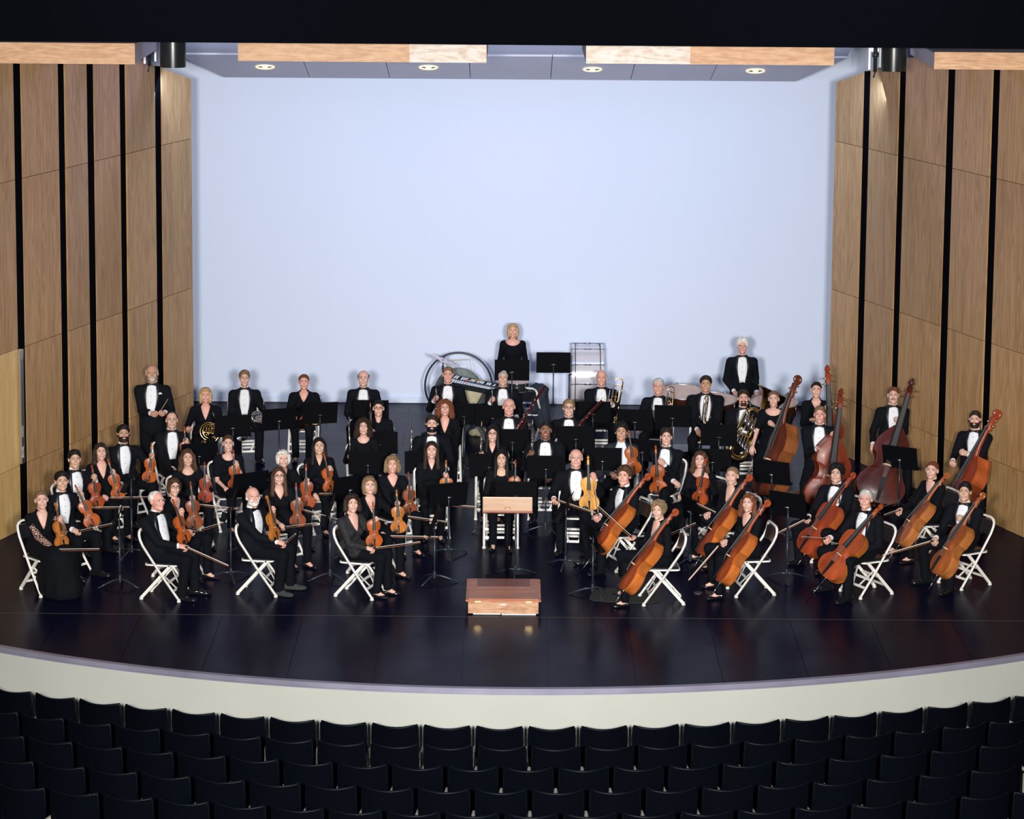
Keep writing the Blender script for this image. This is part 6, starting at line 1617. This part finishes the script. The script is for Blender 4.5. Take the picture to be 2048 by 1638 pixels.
# ================================================================== MUSIC STANDS   (base pixel or None, desk pixel, yaw of the music side, text)
SL = 'black music stand '
ST = [((240, 1172), (243, 1030), -88, SL + 'in front of the woman in flower lace, far left'),
      ((264, 1112), (266, 955), -88, SL + 'with tilted desk between the two leftmost players and the front row'),
      ((462, 1158), (466, 1012), -88, SL + 'in front of the old white-haired front-row man'),
      ((660, 1160), (664, 1020), -88, SL + 'in front of the bald white-bearded front-row man'),
      ((869, 1164), (872, 1040), -88, SL + 'in front of the woman in black lace cardigan'),
      ((897, 1112), (905, 990), 203, SL + 'with slanting desk in front of the front-facing woman, centre left'),
      (None, (736, 926), 180, SL + 'in front of the curly-haired flautist'),
      (None, (848, 925), 180, SL + 'in front of the bearded flautist'),
      ((1031, 1152), (1053, 988), 180, SL + 'just behind the conductor stand'),
      (None, (1092, 934), 180, SL + 'in front of the dark-skinned oboist'),
      (None, (978, 930), 180, SL + 'in front of the oboist with long black hair'),
      ((1131, 1134), (1132, 1015), -100, SL + 'turned edge-on in front of the old bald violist'),
      ((1185, 1190), (1187, 1072), 100, SL + 'with narrow edge-on desk in front of the front cellists'),
      (None, (742, 821), 180, SL + 'in front of the bald back-row man with glasses'),
      (None, (758, 885), 180, SL + 'in front of the clarinettist in turtleneck'),
      (None, (640, 826), 196, SL + 'in front of the auburn-haired horn player'),
      (None, (558, 838), 203, SL + 'with raised right corner in front of the young horn player'),
      (None, (466, 852), 188, SL + 'between the blonde horn player and the young one'),
      (None, (398, 908), 205, SL + 'low behind the smiling woman with wavy brown hair'),
      (None, (500, 968), 215, SL + 'between the woman in short sleeves and the white-haired woman'),
      (None, (700, 975), 215, SL + 'beside the smiling woman with long black hair'),
      (None, (929, 828), 180, SL + 'in front of the fair-haired trumpeter'),
      (None, (986, 832), 180, SL + 'in front of the grey-haired trumpeter'),
      (None, (880, 894), 180, SL + 'in front of the curly red-haired woman'),
      (None, (1025, 880), 180, SL + 'in front of the bald bassoonist'),
      (None, (1152, 874), 180, SL + 'in front of the fair bassoonist with glasses'),
      (None, (1186, 824), 180, SL + 'left of the bald trombonist'),
      (None, (1270, 840), 172, SL + 'right of the bald trombonist'),
      (None, (1345, 832), 172, SL + 'in front of the grey-haired trombonist'),
      (None, (1438, 870), 172, SL + 'in front of the young trombonist'),
      (None, (1425, 920), 176, SL + 'in front of the tuba player'),
      (None, (1205, 918), 180, SL + 'in front of the young man in teal jacket'),
      (None, (1285, 900), 160, SL + 'behind the smiling dark-haired violist'),
      ((1541, 1075), (1530, 945), 152, SL + 'in front of the woman bassist in short sleeves'),
      ((1573, 1160), (1566, 1010), 145, SL + 'behind the curly brown-haired cellist'),
      ((1797, 1018), (1800, 925), 150, SL + 'in front of the moustached bassist'),
      ((1380, 1130), (1385, 1030), 110, SL + 'edge-on beside the curly blonde cellist'),
      (None, (1024, 740), 180, SL + 'in front of the standing percussionist'),
      (None, (1107, 725), 180, SL + 'standing alone and tall left of the bass drum')]
for i, (ba, de, ya, la) in enumerate(ST):
    tall = de[1] < 760; low = de == (880, 894)
    front_t = ya
    zz = 1.30 if tall else .70 if low else 0.88
    stand(ba, de, ya, la, tilt=14 if ya > 90 else 20, z=zz, leg_yaw=(i * 37) % 120)
# ================================================================== PERCUSSION
def at_floor_depth(yb): return at_z(1024, yb, 0).y
# bass drum seen edge-on
y = at_floor_depth(835); p = at_y(1175, 690, y); q = at_y(1175, 800, y); s_ = FPX * 1.0 / ((Vector((p.x, y, p.z)) - CAMLOC).dot(_F))
rad = .47; zc = p.z - rad; r = empty('bass_drum', loc=(p.x, y, 0)); tag(r, 'large concert bass drum seen edge-on, polished shell with chrome rods', 'drum')
Rx = Matrix.Translation((0, 0, zc)) @ Matrix.Rotation(math.radians(90), 4, 'Y')
b = MB(); b.lathe([(rad - .01, -.20), (rad - .01, .20)], 48, 0, Rx, False); obj('shell', b.mesh('bd_shell', ['mirror_shell'], True, 30), r)
for s in (-1, 1):
    b = MB(); b.lathe([(rad - .02, s * .20), (rad + .015, s * .20), (rad + .015, s * .245), (rad - .02, s * .245), (rad - .02, s * .20)], 48, 0, Rx); obj('hoop', b.mesh('bd_hoop', ['mirror_shell'], True, 30), r)
    b = MB(); b.lathe([(0, s * .225), (rad - .02, s * .225)], 40, 0, Rx); obj('drum_head', b.mesh('bd_head', ['drumhead']), r)
    b = MB(); b.lathe([(rad + .016, s * .188), (rad + .020, s * .188), (rad + .020, s * .200), (rad + .016, s * .200)], 48, 0, Rx); obj('hoop_trim', b.mesh('bd_trim', ['ebony'], True), r)
for i in range(10):
    a = 2 * math.pi * i / 10 + .13; cy, cz = (rad + .018) * math.cos(a), (rad + .018) * math.sin(a); b = MB(); b.tube([(-.24, cy, zc + cz), (.24, cy, zc + cz)], .008, 6); b.tube([(-.05, cy, zc + cz), (.05, cy, zc + cz)], .014, 8); b.ball((.245, cy, zc + cz), (.012, .018, .018), 6); b.ball((-.245, cy, zc + cz), (.012, .018, .018), 6); obj('tension_rod', b.mesh('bd_rod', ['chrome'], True), r)
b = MB()
for s in (-1, 1): b.tube([(s * .28, -.35, 0), (s * .28, .0, zc - .1), (s * .28, .0, zc)], .014, 6); b.tube([(s * .28, .35, 0), (s * .28, .0, zc - .1)], .014, 6); b.tube([(s * .28, 0, zc), (s * .20, 0, zc)], .014, 6)
obj('stand', b.mesh('bd_stand', ['stand_pole'], True), r)
# gong in a ring frame
y = at_floor_depth(850); g = at_y(917, 800, y); top_ = at_y(920, 706, y); R_ = .52 ; zc = top_.z - R_
r = empty('gong', loc=(g.x, y, 0)); tag(r, 'large dark bronze gong hanging behind the fair-haired trumpeter', 'gong')
Rg = Matrix.Translation((0, 0, zc - .10)) @ Matrix.Rotation(math.radians(90), 4, 'X')
gr = .38
b = MB(); b.lathe([(0, .022), (.17, .022), (.19, .018)], 40, 0, Rg); obj('centre', b.mesh('gong_centre', ['gongpale'], True), r)
b = MB(); b.lathe([(.19, .018), (.34, .012), (gr, -.0), (gr, -.05), (gr - .01, -.05), (gr - .012, -.004), (.19, .004), (0, .004)], 48, 0, Rg); obj('disc', b.mesh('gong_disc', ['gong'], True, 50), r)
b = MB()
for i in range(44):
    a = 2 * math.pi * i / 44; b.ball((.355 * math.cos(a), -.012, zc - .10 + .355 * math.sin(a)), (.008, .004, .008), 5)
obj('rim_beads', b.mesh('gong_beads', ['gongpale'], True), r)
b = MB(); b.box((-.035, -.027, zc + .0), (.04, -.024, zc + .014)); b.box((-.004, -.027, zc - .045), (.004, -.024, zc - .02)); obj('printed_mark', b.mesh('gong_mark', ['ebony']), r)
b = MB(); b.tube([(-.17, 0, zc + .40), (.17, 0, zc + .42)], .005, 5); b.tube([(-.17, 0, zc + .40), (-.18, 0, zc + .23)], .004, 4); b.tube([(.17, 0, zc + .42), (.2, 0, zc + .20)], .004, 4); b.tube([(-.05, 0, zc + .42), (-.01, -.01, zc + .36), (.02, -.01, zc + .34)], .007, 4); obj('cord', b.mesh('gong_cord', ['maple'], True), r)
f = empty('gong_stand', loc=(g.x, y + .03, 0)); tag(f, 'black tubular ring stand holding the gong', 'gong stand')
b = MB(); b.tube([(R_ * math.cos(t), 0, zc + R_ * math.sin(t)) for t in np.linspace(0, 2 * math.pi, 48, endpoint=False)], .016, 8, closed=True); obj('ring', b.mesh('gong_ring', ['stand_pole'], True), f)
for s in (-1, 1): b = MB(); b.tube([(s * .30, -.30, .01), (s * .32, .0, zc - R_ * .80), (s * .30, .30, .01)], .016, 7); obj('foot', b.mesh('gong_foot', ['stand_pole'], True), f)
# suspended cymbal
y = at_floor_depth(862); c_ = at_y(886, 719, y); r = empty('suspended_cymbal', loc=(c_.x, y, 0)); tag(r, 'tilted cymbal on a stand left of the gong', 'cymbal')
Rc = Matrix.Translation((0, 0, c_.z)) @ Matrix.Rotation(math.radians(25), 4, 'Y') @ Matrix.Rotation(math.radians(-4), 4, 'X')
b = MB(); b.lathe([(.012, .030), (.035, .022), (.05, .008), (.14, 0), (.235, -.008), (.235, -.011), (.14, -.003), (.05, .004), (.012, .02)], 36, 0, Rc); obj('cymbal_disc', b.mesh('cymbal', ['cymbal'], True, 60), r)
b = MB(); b.tube([(0, 0, .30), (0, 0, c_.z - .02)], .011, 7); b.tube([(0, 0, c_.z - .02), tuple(Rc @ Vector((0, 0, .06)))], .006, 6)
for i in range(3): a = math.radians(30 + 120 * i); b.tube([(0, 0, .42), (.26 * math.cos(a), .26 * math.sin(a), .01)], .009, 6)
b.ball(tuple(Rc @ Vector((0, 0, .05))), .018, 8); b.box((-.02, -.02, c_.z - .18), (.02, .02, c_.z - .10)); obj('cymbal_stand', b.mesh('cymbal_stand', ['stand_pole'], True, 50), r)
# glockenspiel on an X stand
y = at_floor_depth(885); c_ = at_y(946, 766, y - .0); r = empty('glockenspiel', Matrix.Translation((c_.x, y, c_.z)) @ Matrix.Rotation(math.radians(-14), 4, 'Z') @ Matrix.Rotation(math.radians(8), 4, 'Y') @ Matrix.Rotation(math.radians(4), 4, 'X')); tag(r, 'metal glockenspiel in a black case on an X stand between the trumpeters', 'glockenspiel')
b = MB(); b.box((-.36, -.20, -.07), (.36, .20, -.02), 0, .006); b.box((-.36, -.20, -.02), (.36, -.185, .01)); b.box((-.36, .185, -.02), (.36, .20, .01)); obj('case', b.mesh('glock_case', ['can_black']), r)
for i in range(19):
    x = -.33 + i * .0365; L = .15 - i * .0022; b = MB(); b.box((x, -.17, -.005), (x + .028, -.17 + L, .005), 0, .002); obj('bar', b.mesh('glock_bar', ['silver']), r)
for i in range(18):
    if i % 7 in (2, 6): continue
    x = -.315 + i * .0365; L = .14 - i * .002; b = MB(); b.box((x, .01, .008), (x + .028, .01 + L, .018), 0, .002); obj('bar', b.mesh('glock_bar', ['silver']), r)
xs_ = empty('folding_x_stand', loc=(c_.x, y, 0)); tag(xs_, 'black folding X stand under the glockenspiel', 'stand')
for s in (-1, 1):
    for yy in (-.14, .14): b = MB(); flat_bar(b, (s * .22, yy + s * .015, .01), (-s * .22, yy + s * .015, c_.z - .09), .045, .03, (1, 0, 0)); obj('leg', b.mesh('x_leg', ['can_black']), xs_)
    b = MB(); b.box((s * .22 - .02, -.18, c_.z - .11), (s * .22 + .02, .18, c_.z - .08)); obj('crossbar', b.mesh('x_bar', ['can_black']), xs_)
for i, (px_, cn) in enumerate((((933, 763), 'red'), ((942, 765), 'blue'))):
    P = at_y(px_[0], px_[1], y - .12); r = empty('mallet', loc=(P.x, P.y, P.z + .012)); tag(r, cn + ' headed mallet lying on the glockenspiel bars', 'mallet', 'mallets')
    b = MB(); b.ball((0, 0, 0), .018, 8); obj('head', b.mesh('mallet_head', [cn], True), r); b = MB(); b.tube([(0, 0, 0), (.24, .10, .01)], .004, 5); obj('handle', b.mesh('mallet_shaft', ['maple'], True), r)
# cream covered drum case behind the X stand
yy = at_floor_depth(874); P = at_y(944, 820, yy); r = empty('drum_case', loc=(P.x, yy, 0)); tag(r, 'cream cloth covered drum standing behind the X stand', 'drum case')
b = MB(); b.lathe([(0, .22), (.05, .23), (.12, .46), (.20, .70), (.20, .74), (.16, .76), (0, .765)], 24); obj('cover', b.mesh('cream_cover', ['cream'], True, 60), r)
b = MB()
for i in range(3): a = math.radians(90 + 120 * i); b.tube([(.09 * math.cos(a), .09 * math.sin(a), .31), (.2 * math.cos(a), .2 * math.sin(a), .0)], .012, 6)
obj('legs', b.mesh('cream_legs', ['stand_pole'], True), r)
# snare drum
y = at_floor_depth(884); c_ = at_y(1034, 764, y); r = empty('snare_drum', loc=(c_.x, y, 0)); tag(r, 'small snare drum on a stand in front of the standing percussionist', 'drum')
b = MB(); b.lathe([(.178, c_.z - .13), (.178, c_.z)], 30); obj('shell', b.mesh('sn_shell', ['can_black'], True), r)
b = MB(); b.lathe([(0, c_.z + .004), (.176, c_.z + .004)], 30); obj('drum_head', b.mesh('sn_head', ['drumhead']), r)
for z in (c_.z, c_.z - .13): b = MB(); b.tube([(.184 * math.cos(t), .184 * math.sin(t), z) for t in np.linspace(0, 2 * math.pi, 28, endpoint=False)], .007, 6, closed=True); obj('hoop', b.mesh('sn_hoop', ['chrome'], True), r)
for i in range(8): a = 2 * math.pi * i / 8; b = MB(); b.tube([(.186 * math.cos(a), .186 * math.sin(a), c_.z - .125), (.186 * math.cos(a), .186 * math.sin(a), c_.z - .005)], .005, 5); b.ball((.182 * math.cos(a), .182 * math.sin(a), c_.z - .065), .013, 6); obj('lug', b.mesh('sn_lug', ['chrome'], True), r)
b = MB(); b.tube([(0, 0, .2), (0, 0, c_.z - .15)], .012, 7)
for i in range(3): a = math.radians(90 + 120 * i); b.tube([(0, 0, .35), (.28 * math.cos(a), .28 * math.sin(a), .01)], .009, 6); b.tube([(0, 0, c_.z - .2), (.17 * math.cos(a), .17 * math.sin(a), c_.z - .135)], .009, 6)
obj('drum_stand', b.mesh('sn_stand', ['chrome'], True), r)
# timpani
for u, v, rad, yb, lab in ((1366, 784, .35, 905, 'timpano with pink calfskin head behind the grey-haired trombonist, leftmost timpano'), (1427, 799, .335, 906, 'timpano partly hidden behind the young trombonist'), (1548, 804, .345, 906, 'timpano behind the short-sleeved bassist, rightmost timpano')):
    y = at_floor_depth(yb); c_ = at_y(u, v, y); z = c_.z; r = empty('timpano', Matrix.Translation((c_.x, y, 0))); tag(r, lab, 'timpani', 'timpani')
    tl = Matrix.Translation((0, 0, z)) @ Matrix.Rotation(math.radians(7), 4, 'X')
    b = MB(); b.lathe([(0, .008), (rad, .006)], 40, 0, tl); obj('drum_head', b.mesh('timp_head', ['drumhead']), r)
    b = MB(); b.lathe([(rad, -.02), (rad * .98, -.10), (rad * .86, -.26), (rad * .6, -.40), (rad * .25, -.47), (0, -.48)], 36, 0, tl); obj('bowl', b.mesh('timp_bowl', ['copper'], True), r)
    b = MB(); b.tube([tuple(tl @ Vector(((rad + .012) * math.cos(t), (rad + .012) * math.sin(t), .004))) for t in np.linspace(0, 2 * math.pi, 40, endpoint=False)], .012, 6, closed=True); obj('hoop', b.mesh('timp_hoop', ['steel'], True), r)
    for i in range(8): a = 2 * math.pi * i / 8 + .2; b = MB(); b.tube([tuple(tl @ Vector(((rad + .02) * math.cos(a), (rad + .02) * math.sin(a), h_))) for h_ in (.015, -.16)], .008, 5); b.ball(tuple(tl @ Vector(((rad + .02) * math.cos(a), (rad + .02) * math.sin(a), .02))), .016, 6); obj('tuning_bolt', b.mesh('timp_bolt', ['chrome'], True), r)
    b = MB()
    for i in range(4): a = 2 * math.pi * i / 4 + .6; b.tube([((rad + .02) * math.cos(a), (rad + .02) * math.sin(a), z - .10), ((rad - .02) * math.cos(a), (rad - .02) * math.sin(a), .25), (rad * .8 * math.cos(a), rad * .8 * math.sin(a), .03)], .016, 7)
    b.lathe([(0, .05), (rad * .78, .04), (rad * .78, .09), (0, .12)], 20); obj('frame', b.mesh('timp_frame', ['stand_pole'], True, 50), r)
# spare chair with a dark jacket hung over it, back centre
P = at_z(1057, 880, 0); chair(P.x, P.y, 160, 'empty white folding chair at the back, dark jacket over it')
r = empty('jacket_on_chair', loc=(P.x + .14, P.y - .06, 0)); tag(r, 'dark blue jacket hanging over the empty chair beside the trumpeter', 'jacket')
pr = [cone((0, 0, .80), (.03, 0, .45), .09, .13, .05), cone((-.08, 0, .82), (.10, 0, .80), .05, .05, .05), cone((.10, .0, .78), (.15, -.02, .30), .05, .06, .05), cone((.02, 0, .45), (.06, 0, .22), .13, .11, .05)]
D, lo, h = field(pr, .015); X, Y, Z = grid_xyz(D, lo, h); D = D + .008 * np.sin(X * 60 + Z * 8); V, F = surfnet(D, lo, h); MT['navy'] = simple('navy_cloth', (.012, .02, .035), .85, bump=.3, bscale=10); obj('cloth', np_mesh('hung_jacket', V, F, ['navy']), r)
# ================================================================== SMALL THINGS ON THE FLOOR
def blob_prism(pts, name, mat, label, cat, z=.012):
    P = [at_z(u, v, 0) for u, v in pts]; c_ = sum(P, Vector()) / len(P); r = empty(name, loc=c_); tag(r, label, cat)
    b = MB(); o = [(p.x - c_.x, p.y - c_.y) for p in P]; n = len(o); b.add([(x, y, .0005) for x, y in o] + [(x, y, z * .7) for x, y in o] + [(x * .985, y * .97, z) for x, y in o], [(i, (i + 1) % n, n + (i + 1) % n, n + i) for i in range(n)] + [(n + i, n + (i + 1) % n, 2 * n + (i + 1) % n, 2 * n + i) for i in range(n)] + [tuple(range(2 * n, 3 * n))]); return r, b
MT['rug_dark'] = simple('dark_green_mat', (.020, .024, .020), .95, bump=.6, bscale=60, var=.3)
r, b = blob_prism([(1178, 1198), (1186, 1202), (1250, 1207), (1300, 1208), (1318, 1204), (1322, 1196), (1318, 1184), (1305, 1180), (1250, 1176), (1200, 1178), (1184, 1186)][::-1], 'floor_mat', 'rug_dark', 'dark grey mat under the curly blonde cellist', 'mat'); obj('pile', b.mesh('mat', ['rug_dark']), r)
m, nt, bb = new_mat('woven_rug'); MT['rug'] = m
n = nt.nodes.new('ShaderNodeTexVoronoi'); n.inputs['Scale'].default_value = 9; tc = nt.nodes.new('ShaderNodeTexCoord'); nt.links.new(tc.outputs['Object'], n.inputs['Vector'])
rr = nt.nodes.new('ShaderNodeValToRGB'); e = rr.color_ramp.elements; e[0].color = (.45, .25, .12, 1); e[1].color = (.05, .03, .04, 1); x = e.new(.45); x.color = (.25, .10, .05, 1); x = e.new(.65); x.color = (.5, .4, .25, 1)
sp_ = nt.nodes.new('ShaderNodeSeparateColor'); nt.links.new(n.outputs['Color'], sp_.inputs[0]); nt.links.new(sp_.outputs[0], rr.inputs['Fac']); nt.links.new(rr.outputs['Color'], bb.inputs['Base Color']); bb.inputs['Roughness'].default_value = .95
r, b = blob_prism([(1575, 984), (1612, 980), (1618, 1000), (1585, 1003), (1556, 999)][::-1], 'woven_rug', 'rug', 'small colourful woven rug between the two front bassists', 'rug', .01); obj('pile', b.mesh('rug', ['rug']), r)
P = at_z(1436, 1190, 0)
def rock_stop(u, v, who):
    P = at_z(u, v, 0); r = empty('endpin_stop', loc=P); tag(r, 'small black round endpin stop on the floor under ' + who, 'endpin stop', 'endpin stops')
    b = MB(); b.lathe([(0, 0), (.05, .0), (.05, .012), (.035, .020), (.012, .016), (0, .014)], 20); obj('disc', b.mesh('endpin_disc', ['rubber_dark'], True, 50), r)
MT['rubber_dark'] = simple('dark_rubber', (.05, .05, .05), .5)
rock_stop(1396, 1187, 'the cello of the curly brown-haired woman')
# loose water bottle bag and cloth near the x stand
for u, v, col, lab in ((862, 877, 'navy', 'dark bag lying on the floor left of the curly red-haired woman'), (958, 872, 'cream', 'crumpled pale cloth on the floor under the glockenspiel')):
    P = at_z(u, v, 0); r = empty('cloth_bundle', loc=P); tag(r, lab, 'bag' if col == 'navy' else 'cloth')
    D, lo, h = field([ell((0, 0, .06), (.12, .08, .07), .02), ell((.08, 0, .05), (.08, .07, .06), .02), ell((-.09, .02, .04), (.07, .06, .05), .02)], .012); X, Y, Z = grid_xyz(D, lo, h); D = np.maximum(D + .006 * np.sin(X * 70 + Y * 40), .001 - Z); V, F = surfnet(D, lo, h); obj('folds', np_mesh('bundle', V, F, [col]), r)
P = at_z(1520, 975, 0)
